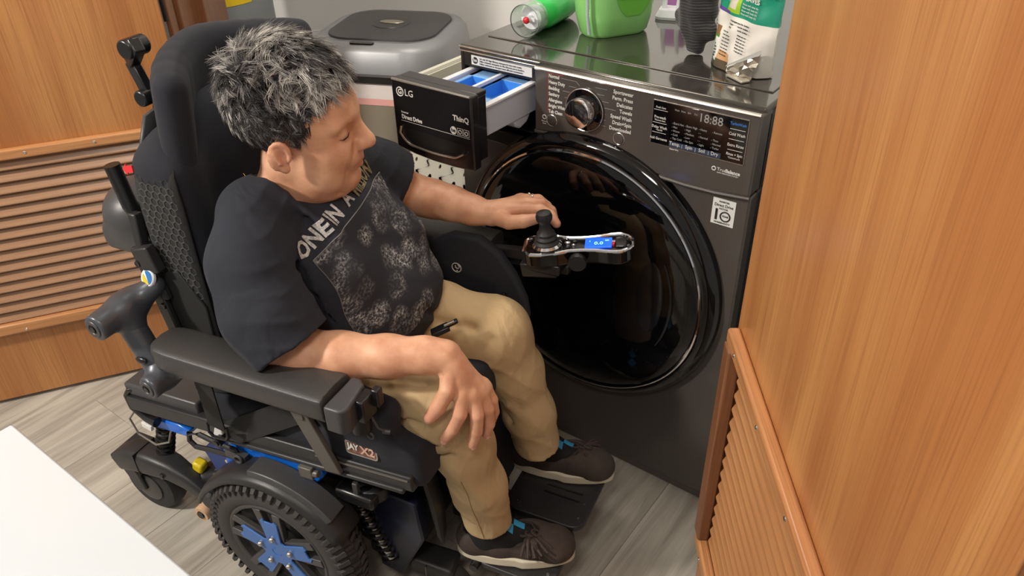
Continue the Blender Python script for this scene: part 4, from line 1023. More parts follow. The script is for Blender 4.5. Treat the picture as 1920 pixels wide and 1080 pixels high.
    for i in range(26):
        a = 2*PI*i/26; d = u_*math.cos(a)+v_*math.sin(a)
        rb.bar(m0+(m1-m0)*0.35+d*0.0375, m0+(m1-m0)*0.80+d*0.0375, 0.004, 0.005, d)
    tag(CP(rb, 'motor_ribs', 'rim_grey', mt), kind='stuff')
    if s > 0:
        CP(MB().box(m0+Vector((-0.006, -0.012, 0.045)), (0.026, 0.024, 0.028), Euler((0, 0.25, 0))), 'freewheel_lever', 'yellow', mt, bev=0.005)
        CP(MB().box(m0+Vector((0.0, -0.040, -0.012)), (0.012, 0.010, 0.014)), 'lever_tip', 'yellow', mt, bev=0.003)
        CP(MB().lathe([(0.026, 0), (0.026, 0.016), (0.020, 0.022), (0, 0.022)], (-0.262, -0.705, 0.185), (0, -1, 0), 32), 'motor_cap', 'plastic', mt)
    # front anti-tip arm, its small wheel
    fa = MB().bar((0.02, Y(-0.620), 0.165), (0.17, Y(-0.605), 0.090), 0.034, 0.040, w1=0.040, h1=0.036).bar((0.16, Y(-0.605), 0.092), (0.255, Y(-0.590), 0.080), 0.058, 0.042, w1=0.062, h1=0.036)
    CP(fa, 'front_anti_tip_arm', 'plastic', bev=0.010, seg=4)
    CP(MB().lathe([(0.02, -0.014), (0.036, -0.014), (0.038, -0.008), (0.038, 0.008), (0.036, 0.014), (0.02, 0.014)], (0.245, Y(-0.592), 0.038), (0, 1, 0), 32), 'front_anti_tip_wheel', 'rubber')
    CP(MB().box((0.206, Y(-0.600)-s*0.030, 0.090), (0.0015, 0.006, 0.036)), 'arm_joint_line', 'chrome')
both(sideparts)
# coil springs and linkages behind the front of the drive wheel
p0 = Vector((0.07, -0.650, 0.27)); p1 = Vector((0.13, -0.640, 0.11)); ax_ = p1-p0
pts = [p0+ax_*(i/110)+(Vector((1, 0, 0.3))*math.cos(i/110*10*2*PI)+Vector((0, 1, 0))*math.sin(i/110*10*2*PI))*0.016 for i in range(111)]
CP(MB().tube(pts, 0.0032, 6), 'front_suspension_spring', 'spring'); CP(MB().cyl(p0, p1, 0.009), 'front_spring_rod', 'bolt')
CP(MB().box((0.11, -0.675, 0.335), (0.085, 0.05, 0.030)).lathe([(0.035, 0), (0.035, 0.03), (0.03, 0.036), (0, 0.036)], (0.125, -0.655, 0.318), (0, 0, 1), 28), 'front_pivot_housing', 'satin_black', bev=0.006)
CP(MB().box((0.115, -0.690, 0.362), (0.012, 0.010, 0.028)), 'pivot_clip', 'plastic2', bev=0.002)
# ---- seat frame
def rails(s, Y):
    r = MB()
    r.bar((-0.430, Y(-0.700), 0.394), (0.262, Y(-0.706), 0.458), 0.022, 0.034).bar((-0.20, Y(-0.714), 0.398), (0.245, Y(-0.716), 0.438), 0.012, 0.010)
    rl = CP(r, 'seat_rail', 'plastic', bev=0.004)
    CP(MB().tube([(0.06, Y(-0.7175), 0.450), (0.255, Y(-0.7175), 0.467)], 0.0022, 6), 'rail_painted_highlight', 'bar', rl)  # painted highlight: thin pale tube for the light catching the rail
    CP(MB().box((0.036, Y(-0.722), 0.404), (0.030, 0.014, 0.026), Euler((0, -0.06, 0))).cyl((0.050, Y(-0.722), 0.405), (0.062, Y(-0.722), 0.406), 0.007), 'rail_clamp', 'bar', rl, bev=0.002)
both(rails)
pan = MB(); pan.prism([(-0.43, 0), (0.25, 0), (0.25, 0.39), (-0.43, 0.39)], 0.012, Matrix(((math.cos(R_(3.6)), 0, -math.sin(R_(3.6)), 0.0), (0, 1, 0, -0.67), (math.sin(R_(3.6)), 0, math.cos(R_(3.6)), 0.425), (0, 0, 0, 1))))
CP(pan, 'seat_pan', 'plastic', bev=0.003)
CP(MB().box((-0.335, -0.665, 0.432), (0.20, 0.075, 0.030), Euler((0, R_(-3.6), 0))), 'rear_seat_rail_cover', 'plastic2', bev=0.005)
# seat cushion: contoured block with thigh bolsters
s = SDF((-0.32, -0.76, 0.40), (0.36, -0.19, 0.72), 0.005)
s.box((0.02, -0.475, 0.468), (0.25, 0.225, 0.036), Euler((0, R_(-3), 0)), 0.02, 0.01)
s.box((0.175, -0.475, 0.482), (0.105, 0.232, 0.050), Euler((0, R_(-2), 0)), 0.022, 0.012)
for l in (-0.688, mir(-0.688)): s.box((0.145, l, 0.565), (0.085, 0.022, 0.058), Euler((0, R_(8), 0)), 0.022, 0.02)
s.mesh('seat_cushion', 'fabric', wc, org=CO)
bd_ = CP(MB().prism(rrect(0.066, 0.031, 0.006), 0.003, frame((0.160, -0.7075, 0.497), (0.998, 0, 0.05), (0, 0.06, 0.998))), 'cushion_badge', mat('badge_silver', (176, 174, 170), 0.3, 0.6))
CP(MB().prism(rrect(0.060, 0.025, 0.004), 0.0032, frame((0.160, -0.7077, 0.497), (0.998, 0, 0.05), (0, 0.06, 0.998))), 'badge_field', mat('badge_field', (120, 84, 70), 0.5, var=0.5, vscale=120), bd_)
CP(MB().text('JAY', 0.018, (0.133, -0.7115, 0.499), (0.998, 0, 0.05), (0, 0.0, 1), bold=0.04, sx=0.8), 'badge_lettering', 'label', bd_)
CP(MB().text('X2', 0.025, (0.160, -0.7118, 0.498), (0.998, 0, 0.05), (0, 0.0, 1), bold=0.03, sx=0.95), 'badge_mark', mat('badge_red', (214, 176, 160), 0.5), bd_)
# front drop: dark calf panel below the front of the seat
cpnl = MB().box((0.250, -0.440, 0.305), (0.030, 0.215, 0.34), Euler((0, R_(-4), 0)))
CP(cpnl, 'calf_panel', 'fabric', bev=0.012, seg=3)
CP(MB().box((0.205, -0.455, 0.30), (0.03, 0.06, 0.40)).bar((0.20, -0.455, 0.13), (0.30, -0.455, 0.118), 0.05, 0.022), 'footrest_hanger', 'satin_black', bev=0.004)
CP(MB().tube([(0.215, -0.600, 0.36), (0.232, -0.602, 0.27), (0.236, -0.603, 0.20), (0.238, -0.604, 0.165)], [0.022, 0.021, 0.016, 0.003], 10, flat=0.45), 'calf_guard', 'plastic')
CP(MB().bar((0.14, -0.59, 0.265), (0.225, -0.592, 0.262), 0.02, 0.034), 'calf_guard_bar', 'plastic')
# footplates
def footplate(l0, l1, F0, F1, z, nm, tilt=0.0):
    o = CP(MB().prism(rrect(F1-F0, l1-l0, 0.030, 6, (F0+F1)/2, (l0+l1)/2), 0.014, Matrix.Translation((0, 0, z-0.014))), nm, 'plastic', bev=0.003)
    for x, y in ((F0+0.03, l0+0.022), (F1-0.018, l0+0.03), (F0+0.035, l1-0.02), (F1-0.045, l1-0.016), (F1-0.016, l1-0.045), (F1-0.020, (l0+l1)/2-0.02)):
        CP(MB().lathe([(0.0042, 0), (0.0036, 0.002), (0, 0.0022)], (x, y, z), (0, 0, 1), 12), 'plate_screw', 'bolt', o)
    for k in range(2): CP(MB().box(((F0+F1)/2+0.02, (l0+l1)/2-0.02+0.022*k, z+0.0008), ((F1-F0)*0.45, 0.0035, 0.002)), 'plate_ridge', 'satin_black', o)
    return o
footplate(-0.440, -0.258, 0.290, 0.474, 0.134, 'footplate')
footplate(-0.585, -0.428, 0.290, 0.465, 0.118, 'footplate')
CP(MB().cyl((0.300, -0.60, 0.112), (0.300, -0.27, 0.128), 0.010), 'footplate_hinge', 'satin_black')
# ---- backrest
s = SDF((-0.32, -0.74, 0.44), (-0.02, -0.21, 1.08), 0.005)
s.box((-0.190, -0.475, 0.74), (0.040, 0.185, 0.255), Euler((0, R_(-3), 0)), 0.038, 0.02)
s.ell((-0.188, -0.475, 0.955), (0.048, 0.195, 0.085), None, 0.03)
for l in (-0.652, mir(-0.652)): s.box((-0.185, l, 0.72), (0.052, 0.024, 0.240), Euler((0, R_(-2), 0)), 0.022, 0.05)
s.mesh('back_cushion', 'fabric', wc, org=CO)
bk = MB(); vs = []; fs = []
for i in range(13):
    z = 0.52+0.50*i/12; 
    wv_ = 0.198*(1-max(0, (z-0.90)/0.16)**2*0.35)
    for j in range(9):
        u = -1+2*j/8; vs.append((-0.242-0.030*(1-u*u)+0.012*(z-0.5)/0.5, -0.475+u*wv_, z))
for i in range(12):
    for j in range(8): fs.append((i*9+j, i*9+j+1, i*9+j+10, i*9+j+9))
o = CP(MB().add(vs, fs), 'back_shell', 'plastic2', ang=60); sd = o.modifiers.new('s', 'SOLIDIFY'); sd.thickness = 0.006
# side panel fabric with printed hexagons
sp = MB(); ring = [(-0.235, 0.60), (-0.232, 0.80), (-0.222, 0.92), (-0.205, 0.985), (-0.172, 1.000), (-0.158, 0.96), (-0.150, 0.85), (-0.155, 0.60)]
hexm = mat('hex_print', (92, 92, 90), 0.6)
def side_l(z): return -0.6835+0.080*max(0, (z-0.93)/0.09)**1.7
vs = []; fs = []; nz_ = 18
for i in range(nz_+1):
    z = 0.60+0.415*i/nz_
    f0 = -0.238+0.030*max(0, (z-0.86)/0.145)**2; f1 = -0.140-0.025*max(0, (z-0.9)/0.1)**2
    for j in range(5): vs.append((f0+(f1-f0)*j/4, side_l(z)-0.0025*math.sin(PI*j/4), z))
for i in range(nz_):
    for j in range(4): fs.append((i*5+j, i*5+j+1, i*5+j+6, i*5+j+5))
sp = CP(MB().add(vs, fs), 'back_side_panel', 'fabric2', ang=60); sd = sp.modifiers.new('s', 'SOLIDIFY'); sd.thickness = 0.004
hx = MB(); rH = 0.0082
for r_ in range(26):
    for q_ in range(6):
        F = -0.226+q_*rH*1.75+(rH*0.875 if r_ % 2 else 0); z = 0.622+r_*rH*1.52
        f0 = -0.232+0.030*max(0, (z-0.86)/0.145)**2; f1 = -0.148-0.025*max(0, (z-0.9)/0.1)**2
        if F < f0+0.004 or F > f1-0.002 or z > 1.000: continue
        pts = [(F+rH*0.92*math.cos(R_(30+60*k)), side_l(z+rH*math.sin(R_(30+60*k)))-0.0034, z+rH*0.92*math.sin(R_(30+60*k))) for k in range(6)]
        hx.tube(pts, 0.00045, 3, closed=True)
tag(CP(hx, 'hexagon_print', hexm, sp), kind='stuff')
# lower side strap flap over the backrest side
CP(MB().prism([(-0.238, 0.48), (-0.150, 0.50), (-0.145, 0.70), (-0.190, 0.765), (-0.238, 0.75)], 0.006, Matrix(((1, 0, 0, 0), (0, 0, 1, -0.690), (0, 1, 0, 0), (0, 0, 0, 1)))), 'side_flap', 'web', bev=0.002)
# ---- headrest with mounting links
s = SDF((-0.34, -0.70, 0.88), (-0.02, -0.24, 1.20), 0.005)
for k in range(11):
    dl = -0.160+0.032*k
    s.box((-0.246+3.3*dl*dl, -0.475+dl, 1.022-0.25*abs(dl)*0.4), (0.026, 0.030, 0.094), Euler((0, R_(6), -math.atan(6.6*dl))), 0.025, 0.030)
s.mesh('headrest', 'fabric', wc, org=CO)
hl = MB().bar((-0.292, -0.575, 1.085), (-0.250, -0.590, 1.120), 0.020, 0.026).bar((-0.292, -0.575, 1.085), (-0.262, -0.580, 1.02), 0.016, 0.022)
hl.cyl((-0.268, -0.603, 1.112), (-0.268, -0.560, 1.112), 0.016).cyl((-0.268, -0.600, 1.03), (-0.268, -0.55, 1.03), 0.014).bar((-0.27, -0.475, 0.96), (-0.262, -0.475, 1.06), 0.05, 0.014)
hl.bar((-0.268, -0.57, 1.03), (-0.262, -0.48, 1.01), 0.022, 0.018).bar((-0.262, -0.590, 0.965), (-0.262, -0.560, 1.03), 0.018, 0.016)
CP(hl, 'headrest_bracket', 'satin_black', bev=0.003)
# ---- push handle, actuator housing, cane brackets
CP(MB().tube([(-0.300, -0.665, 0.935), (-0.292, -0.662, 0.86), (-0.262, -0.655, 0.80)], 0.0135, 16), 'push_handle', 'satin_black')
s = SDF((-0.52, -0.72, 0.66), (-0.22, -0.42, 0.93), 0.005)
s.ell((-0.335, -0.60, 0.815), (0.070, 0.075, 0.060), None, 0.02); s.box((-0.335, -0.60, 0.775), (0.062, 0.066, 0.028), None, 0.02, 0.02)
s.mesh('actuator_housing', 'plastic2', wc, org=CO)
tg = CP(MB().prism([(0, 0), (0.010, 0.009), (0.010, 0.005), (0.024, 0.005), (0.024, -0.006), (0.010, -0.006), (0.010, -0.010)], 0.002, frame((-0.254, -0.680, 0.942), (0.96, 0, 0.2), (0, 0.2, 0.98))), 'red_arrow_tag', mat('red_tag', (206, 40, 48), 0.5))
br_ = MB().bar((-0.262, -0.692, 0.80), (-0.235, -0.697, 0.70), 0.012, 0.040, (1, 0, 0)).bar((-0.245, -0.697, 0.72), (-0.205, -0.70, 0.52), 0.012, 0.026, (1, 0, 0)).bar((-0.262, -0.68, 0.86), (-0.258, -0.688, 0.79), 0.018, 0.018, (1, 0, 0))
br_.box((-0.235, -0.700, 0.785), (0.036, 0.020, 0.050), Euler((0, R_(-18), 0)))
cn = CP(br_, 'cane_bracket', 'plastic', bev=0.003)
for F, z in ((-0.262, 0.772), (-0.238, 0.742), (-0.243, 0.715), (-0.232, 0.690)): CP(MB().lathe([(0.0065, 0), (0.0055, 0.003), (0, 0.0025)], (F, -0.7045, z), (0, -1, 0), 12), 'bracket_screw', 'satin_black', cn)
kb = CP(MB().lathe([(0.0165, 0), (0.0165, 0.004), (0.0150, 0.006), (0, 0.006)], (-0.236, -0.710, 0.753), (-0.1, -0.9, 0.42), 32), 'round_sticker', 'white_plastic')
KC = Vector((-0.236, -0.710, 0.753))+Vector((-0.1, -0.9, 0.42)).normalized()*0.0062
KM = Matrix.Translation(KC) @ Vector((0, 0, 1)).rotation_difference(Vector((-0.1, -0.9, 0.42))).to_matrix().to_4x4()
def half(mb, r, a0_, a1_, dx=0, dy=0): mb.prism([(dx+r*math.cos(R_(a0_+(a1_-a0_)*i/12)), dy+r*math.sin(R_(a0_+(a1_-a0_)*i/12))) for i in range(13)], 0.0006, KM); return mb
CP(half(MB(), 0.0125, -60, 120, 0.001, 0), 'sticker_blue', mat('sticker_blue', (44, 112, 176), 0.4), kb)
CP(half(MB(), 0.0118, 150, 300, 0.001, 0), 'sticker_yellow', mat('sticker_yellow', (214, 190, 50), 0.4), kb)
# ---- right armrest: pivot, upright tube, elbow, pad
ar = MB()
a_ = Vector((-0.262, -0.748, 0.700)); e_ = Vector((-0.205, -0.765, 0.600))
s = SDF((-0.36, -0.86, 0.52), (-0.08, -0.66, 0.80), 0.004)
s.cap((-0.268, -0.812, 0.706), (-0.262, -0.735, 0.712), 0.024, 0.027, 0.008); s.cap((-0.262, -0.755, 0.710), (-0.252, -0.760, 0.680), 0.029, 0.024, 0.014)
s.cap((-0.262, -0.735, 0.712), (-0.235, -0.706, 0.735), 0.025, 0.018, 0.01)
s.cut((-0.268, -0.818, 0.706), (-0.05, -1, 0))
s.mesh('armrest_pivot', 'joint', wc, org=CO)
CP(MB().lathe([(0.0165, 0), (0.0155, 0.0015), (0.010, 0.0015), (0.009, 0.0)], (-0.269, -0.8185, 0.706), (-0.05, -1, 0), 28), 'pivot_cap', 'plastic2')
CP(MB().lathe([(0.006, 0), (0.006, 0.0022), (0, 0.0022)], (-0.269, -0.8185, 0.706), (-0.05, -1, 0), 6), 'pivot_socket', 'satin_black')
CP(MB().cyl((-0.254, -0.761, 0.682), (-0.208, -0.770, 0.606), 0.0225, 0.0215, 32), 'armrest_upright', 'joint', bev=0.002)
CP(MB().ell((-0.219, -0.789, 0.634), (0.013, 0.005, 0.007), Euler((0, R_(-5), 0))), 'release_button', 'satin_black')
s = SDF((-0.30, -0.86, 0.52), (-0.02, -0.66, 0.70), 0.004)
s.cap((-0.196, -0.805, 0.594), (-0.190, -0.745, 0.598), 0.022, 0.022, 0.006); s.cap((-0.205, -0.772, 0.606), (-0.196, -0.772, 0.590), 0.024, 0.022, 0.01)
s.cap((-0.185, -0.755, 0.602), (-0.11, -0.750, 0.618), 0.017, 0.016, 0.01)
s.cut((-0.196, -0.812, 0.594), (-0.05, -1, 0))
s.mesh('armrest_elbow', 'joint', wc, org=CO)
CP(MB().lathe([(0.0155, 0), (0.0145, 0.0015), (0.009, 0.0015), (0.008, 0)], (-0.197, -0.8125, 0.594), (-0.05, -1, 0), 28), 'elbow_cap', 'plastic2')
CP(MB().lathe([(0.0055, 0), (0.0055, 0.0022), (0, 0.0022)], (-0.197, -0.8125, 0.594), (-0.05, -1, 0), 6), 'elbow_socket', 'satin_black')
def armpad(F0, F1, l, z, w_, nm, slope=0.008):
    mb = MB(); vs = []; fs = []; N_ = 28
    # plan outline with rounded rear end; cross-section domed
    L_ = F1-F0
    secs = [(0.0, 0.42), (0.012, 0.70), (0.03, 0.86), (0.06, 0.95), (0.12, 1.0), (0.85, 1.0), (0.97, 0.99), (0.992, 0.965), (1.0, 0.93)]
    prf = [(-1, -0.036), (-1.0, -0.014), (-0.985, -0.006), (-0.93, -0.001), (-0.7, 0.003), (0, 0.0055), (0.7, 0.003), (0.93, -0.001), (0.985, -0.006), (1.0, -0.014), (1, -0.036)]
    for u, k_ in secs:
        F = F0+L_*u
        for y, zz_ in prf:
            dz = zz_ if u not in (0.0, 1.0) else min(zz_, -0.008)
            vs.append((F, l+y*w_/2*k_, z+dz+slope*u))
    k = len(prf)
    for i in range(len(secs)-1):
        for j in range(k): fs.append((i*k+j, i*k+(j+1) % k, (i+1)*k+(j+1) % k, (i+1)*k+j))
    fs += [tuple(range(k))[::-1], tuple((len(secs)-1)*k+j for j in range(k))]
    return CP(mb.add(vs, fs), nm, 'armvinyl', ang=50, bev=0.0015)
ap = armpad(-0.205, 0.165, -0.750, 0.664, 0.082, 'armrest_pad')
CP(MB().bar((-0.18, -0.750, 0.624), (0.165, -0.750, 0.634), 0.070, 0.016), 'pad_tray', 'plastic2', ap, bev=0.004)
q = MB().prism([(0, -0.041), (0.030, -0.041), (0.040, -0.030), (0.030, 0.030), (0.018, 0.041), (0, 0.041)], 0.050, Matrix.Translation((0.168, -0.750, 0.617)))
CP(q, 'armrest_end_bracket', 'plastic2', ap, bev=0.005, seg=3)
CP(MB().box((0.208, -0.738, 0.640), (0.020, 0.036, 0.044)).box((0.222, -0.722, 0.652), (0.014, 0.016, 0.034)).cyl((0.196, -0.740, 0.585), (0.196, -0.740, 0.620), 0.017), 'bracket_clamp', 'satin_black', ap, bev=0.003)
CP(MB().tube([(0.214, -0.735, 0.618), (0.220, -0.730, 0.590), (0.226, -0.722, 0.578)], 0.002, 6).torus((0.212, -0.742, 0.580), 0.006, 0.0016, (0, 1, 0), 16, 6).cyl((0.222, -0.722, 0.577), (0.234, -0.718, 0.575), 0.004), 'cable_end', 'plastic2', ap)
CP(MB().bar((0.068, -0.745, 0.600), (0.102, -0.722, 0.432), 0.010, 0.036, (1, 0, 0)), 'armrest_strut', 'bar', bev=0.002)
CP(MB().box((0.09, -0.742, 0.598), (0.10, 0.012, 0.016)).box((0.072, -0.742, 0.585), (0.020, 0.014, 0.034)).cyl((0.090, -0.752, 0.590), (0.090, -0.735, 0.590), 0.007), 'strut_bracket', 'bar', bev=0.002)
CP(MB().box((0.137, -0.700, 0.432), (0.016, 0.012, 0.026)).box((0.165, -0.700, 0.440), (0.016, 0.012, 0.026)), 'rail_tab', 'plastic2', bev=0.002)
# ---- straps
CP(MB().bar((-0.130, -0.752, 0.612), (-0.152, -0.735, 0.452), 0.040, 0.003, (0, -1, 0.1)), 'seat_strap', 'web')
CP(MB().tube([(-0.175, -0.735, 0.455), (-0.175, -0.737, 0.435), (-0.165, -0.738, 0.428), (-0.135, -0.738, 0.431), (-0.128, -0.737, 0.440), (-0.128, -0.735, 0.460)], 0.0032, 8), 'strap_loop', 'satin_black')
CP(MB().bar((-0.150, -0.712, 0.418), (0.060, -0.700, 0.555), 0.050, 0.003, (0, -1, 0.3), h1=0.003), 'hip_strap', 'web', bev=0.001)
CP(MB().box((-0.175, -0.715, 0.416), (0.020, 0.010, 0.026), Euler((0, 0.4, 0))), 'strap_tongue', 'label', bev=0.002)
CP(MB().cyl((-0.168, -0.735, 0.405), (-0.168, -0.700, 0.405), 0.010).cyl((-0.168, -0.738, 0.405), (-0.168, -0.732, 0.405), 0.006), 'tie_down_bolt', 'satin_black')
# tie-down hook loop
pts = [(-0.27, -0.712, 0.372), (-0.275, -0.712, 0.350), (-0.262, -0.712, 0.338), (-0.22, -0.712, 0.345), (-0.16, -0.712, 0.352), (-0.135, -0.712, 0.362), (-0.150, -0.712, 0.372), (-0.20, -0.712, 0.374), (-0.24, -0.712, 0.380)]
CP(MB().tube(pts, 0.0055, 8, closed=True), 'tie_down_loop', 'plastic')
CP(MB().box((-0.150, -0.712, 0.360), (0.05, 0.012, 0.020), Euler((0, 0.1, 0))).torus((-0.138, -0.722, 0.362), 0.0085, 0.003, (0, 1, 0), 20, 8), 'tie_down_eye', 'plastic2')
# ---- rear cable loom
pts = [(-0.40, -0.69, 0.43), (-0.425, -0.70, 0.425), (-0.44, -0.70, 0.405), (-0.435, -0.70, 0.375), (-0.40, -0.70, 0.355), (-0.375, -0.70, 0.352)]
CP(MB().tube(pts, [0.006, 0.007, 0.007, 0.008, 0.010, 0.012], 10), 'corrugated_cable', 'satin_black')
pts = [(-0.42, -0.70, 0.38), (-0.445, -0.71, 0.345), (-0.435, -0.71, 0.305), (-0.39, -0.71, 0.290), (-0.345, -0.71, 0.315), (-0.335, -0.705, 0.345)]
CP(MB().tube(pts, 0.0022, 8), 'thin_cable', mat('cable_grey', (120, 112, 104), 0.5))
CP(MB().box((-0.398, -0.708, 0.340), (0.026, 0.008, 0.014), Euler((0, 0.2, 0))), 'cable_tag', 'label', bev=0.001)
CP(MB().torus((-0.425, -0.71, 0.296), 0.005, 0.0016, (0, 1, 0), 4, 6), 'cable_clip', 'satin_black')
# ---- left armrest and side guard pad
lp = armpad(-0.170, 0.190, -0.222, 0.664, 0.080, 'armrest_pad', 0.0)
CP(MB().bar((-0.15, -0.222, 0.622), (0.36, -0.232, 0.640), 0.034, 0.018).bar((0.14, -0.222, 0.63), (0.32, -0.275, 0.685), 0.022, 0.020), 'controller_arm', 'plastic', lp, bev=0.003)
CP(MB().cyl((-0.22, -0.215, 0.70), (-0.17, -0.215, 0.60), 0.022), 'armrest_upright', 'joint')
# side guard pad (curved soft panel)
poly = [(0.02, 0.560), (0.07, 0.665), (0.12, 0.692), (0.18, 0.694), (0.225, 0.667), (0.258, 0.622), (0.281, 0.57), (0.288, 0.525), (0.272, 0.508), (0.245, 0.520), (0.20, 0.548), (0.15, 0.556), (0.09, 0.545), (0.04, 0.53)]
CP(MB().prism(poly, 0.024, Matrix(((1, 0, 0, 0), (0, 0, 1, -0.283), (0, 1, 0, 0), (0, 0, 0, 1)))), 'side_guard_pad', mat('guard_fabric', (40, 42, 50), 0.8, bump=0.2, bscale=900), bev=0.009, seg=4)
CP(MB().torus((0.128, -0.2845, 0.614), 0.0105, 0.0011, (0, 1, 0), 32, 6).torus((0.130, -0.2845, 0.617), 0.0045, 0.0010, (0, 1, 0), 24, 6, -1.2, 3.6).ell((0.129, -0.2845, 0.607), (0.0016, 0.0008, 0.0016)), 'pad_emblem', 'print')
CP(MB().bar((0.225, -0.2895, 0.573), (0.252, -0.2895, 0.540), 0.034, 0.008, (0, -1, 0)).box((0.255, -0.290, 0.535), (0.022, 0.010, 0.030), Euler((0, 0.7, 0))), 'pad_buckle', 'satin_black', bev=0.002)
# ---- seat belt buckle in the lap
CP(MB().bar((0.196, -0.508, 0.618), (0.222, -0.488, 0.630), 0.020, 0.010).bar((0.213, -0.494, 0.628), (0.235, -0.478, 0.640), 0.010, 0.007), 'belt_buckle', 'satin_black', bev=0.002)
CP(MB().cyl((0.218, -0.497, 0.636), (0.233, -0.486, 0.643), 0.0032), 'buckle_pin', 'bolt')
# ---- joystick controller: a dog-bone housing with chrome rim, gaiter, screen
jp0 = Vector((0.336, -0.298, 0.722)); jp1 = Vector((0.475, -0.256, 0.737)); jd = (jp1-jp0).normalized(); js = Vector((0, 0, 1)).cross(jd).normalized(); ju = jd.cross(js)
JL = (jp1-jp0).length
JM = Matrix((jd, js, ju)).transposed().to_4x4(); JM.translation = jp0
out = []
def halfw(t):
    if t < 0.0: return 0
    pts_ = [(0, 0.020), (0.06, 0.031), (0.16, 0.034), (0.30, 0.030), (0.42, 0.022), (0.55, 0.021), (0.68, 0.0235), (0.80, 0.030), (0.90, 0.031), (0.97, 0.021), (1.0, 0.012)]
    for (a, b), (c_, d_) in zip(pts_, pts_[1:]):
        if t <= c_: return b+(d_-b)*(t-a)/(c_-a)
    return 0.012
x0_, x1_ = -0.042, JL+0.012
up_ = []; dn_ = []
for i in range(33):
    t_ = i/32; x = x0_+(x1_-x0_)*t_; up_.append((x, halfw(t_))); dn_.append((x, -halfw(t_)))
out = up_+dn_[::-1]
hs = CP(MB().prism(out, 0.030, JM @ Matrix.Translation((0, 0, -0.030))), 'joystick_housing', 'gloss_black', bev=0.004, seg=3)
CP(MB().tube([JM @ Vector((p[0], p[1]+(0.0015 if p[1] > 0 else -0.0015), 0.0005)) for p in out], 0.0044, 8, closed=True, flat=0.8), 'chrome_rim', 'chrome', hs)
jc = JM @ Vector((0.0, 0.0, 0.0)); 
CP(MB().lathe([(0.027, 0), (0.028, 0.003), (0.024, 0.007), (0.021, 0.010)], jc, ju, 40), 'joystick_collar', 'trimchrome' if False else 'chrome', hs)
M['gaiter'] = mat('rubber_gaiter', (26, 26, 27), 0.55)
CP(MB().lathe([(0.023, 0.004), (0.0245, 0.010), (0.020, 0.014), (0.021, 0.019), (0.0165, 0.023), (0.0172, 0.028), (0.0130, 0.033), (0.0105, 0.042), (0.0108, 0.050), (0.0150, 0.056), (0.0158, 0.063), (0.0135, 0.070), (0.0060, 0.0725), (0, 0.0728)], jc, ju, 40), 'joystick', 'gaiter', hs)
scr = CP(MB().prism(rrect(0.050, 0.034, 0.002), 0.004, JM @ Matrix.Translation((JL*0.66, 0, -0.001))), 'screen', mat('blue_screen', (26, 84, 226), 0.2, emit=((30, 96, 240), 0.9)), hs, bev=0.0008)
g = MB()
g.text('0.0', 0.014, JM @ Vector((JL*0.66-0.008, -0.004, 0.0034)), jd, js).text('km', 0.006, JM @ Vector((JL*0.66+0.012, 0.006, 0.0034)), jd, js).text('1', 0.008, JM @ Vector((JL*0.66-0.018, 0.004, 0.0034)), jd, js)
CP(g, 'screen_digits', mat('cyan_digits', (150, 225, 255), 0.4, emit=((150, 225, 255), 1.2)), hs)
CP(MB().prism(rrect(0.022, 0.036, 0.006), 0.006, JM @ Matrix.Translation((JL-0.008, 0, -0.002))), 'end_key', mat('key_black', (20, 18, 18), 0.15), hs, bev=0.002)
CP(MB().prism(rrect(0.004, 0.012, 0.0018), 0.004, JM @ Matrix.Translation((JL*0.66+0.028, -0.006, 0))), 'red_key', mat('red_key', (200, 40, 36), 0.3), hs)
for x, y, c_, r_ in ((0.038, 0.006, 'chrome', 0.006), (0.040, -0.010, 'satin_black', 0.0045), (0.052, 0.009, 'satin_black', 0.0045), (0.050, -0.004, 'chrome', 0.0035)):
    CP(MB().ell(JM @ Vector((x, y, 0.001)), (r_, r_*0.7, 0.003), JM.to_quaternion().to_matrix()), 'control_key', c_, hs)
CP(MB().lathe([(0.016, -0.007), (0.017, -0.004), (0.017, 0.004), (0.016, 0.007)], JM @ Vector((0.058, -0.034, -0.018)), js, 32), 'mount_knob', 'satin_black', hs)
CP(MB().bar(JM @ Vector((0.02, 0.0, -0.045)), JM @ Vector((-0.05, 0.02, -0.052)), 0.05, 0.03).box(JM @ Vector((0.0, 0, -0.038)), (0.06, 0.05, 0.022)), 'controller_mount', 'satin_black', hs, bev=0.003)
# ================================================================== PERSON (chair-aligned coordinates as above)
from mathutils.bvhtree import BVHTree
skin = bpy.data.materials.new('skin'); skin.use_nodes = True; nt = skin.node_tree; b = nt.nodes['Principled BSDF']
N = nt.nodes.new; Lk = nt.links.new
at_ = N('ShaderNodeAttribute'); at_.attribute_name = 'tint'
tc = N('ShaderNodeTexCoord'); ns = N('ShaderNodeTexNoise'); ns.inputs['Scale'].default_value = 26; ns.inputs['Detail'].default_value = 5; Lk(tc.outputs['Object'], ns.inputs['Vector'])
cr = N('ShaderNodeValToRGB'); cr.color_ramp.elements[0].position = 0.35; cr.color_ramp.elements[0].color = lin((202, 146, 114)); cr.color_ramp.elements[1].position = 0.66; cr.color_ramp.elements[1].color = lin((226, 175, 142))
Lk(ns.outputs['Fac'], cr.inputs['Fac'])
mx = N('ShaderNodeMixRGB'); mx.inputs[2].default_value = lin((200, 126, 108)); Lk(at_.outputs['Fac'], mx.inputs[0]); Lk(cr.outputs[0], mx.inputs[1]); Lk(mx.outputs[0], b.inputs['Base Color'])
b.inputs['Roughness'].default_value = 0.48; b.inputs['Subsurface Weight'].default_value = 0.12; b.inputs['Subsurface Radius'].default_value = (0.008, 0.003, 0.0015); b.inputs['Subsurface Scale'].default_value = 0.5
n2 = N('ShaderNodeTexNoise'); n2.inputs['Scale'].default_value = 420; Lk(tc.outputs['Object'], n2.inputs['Vector'])
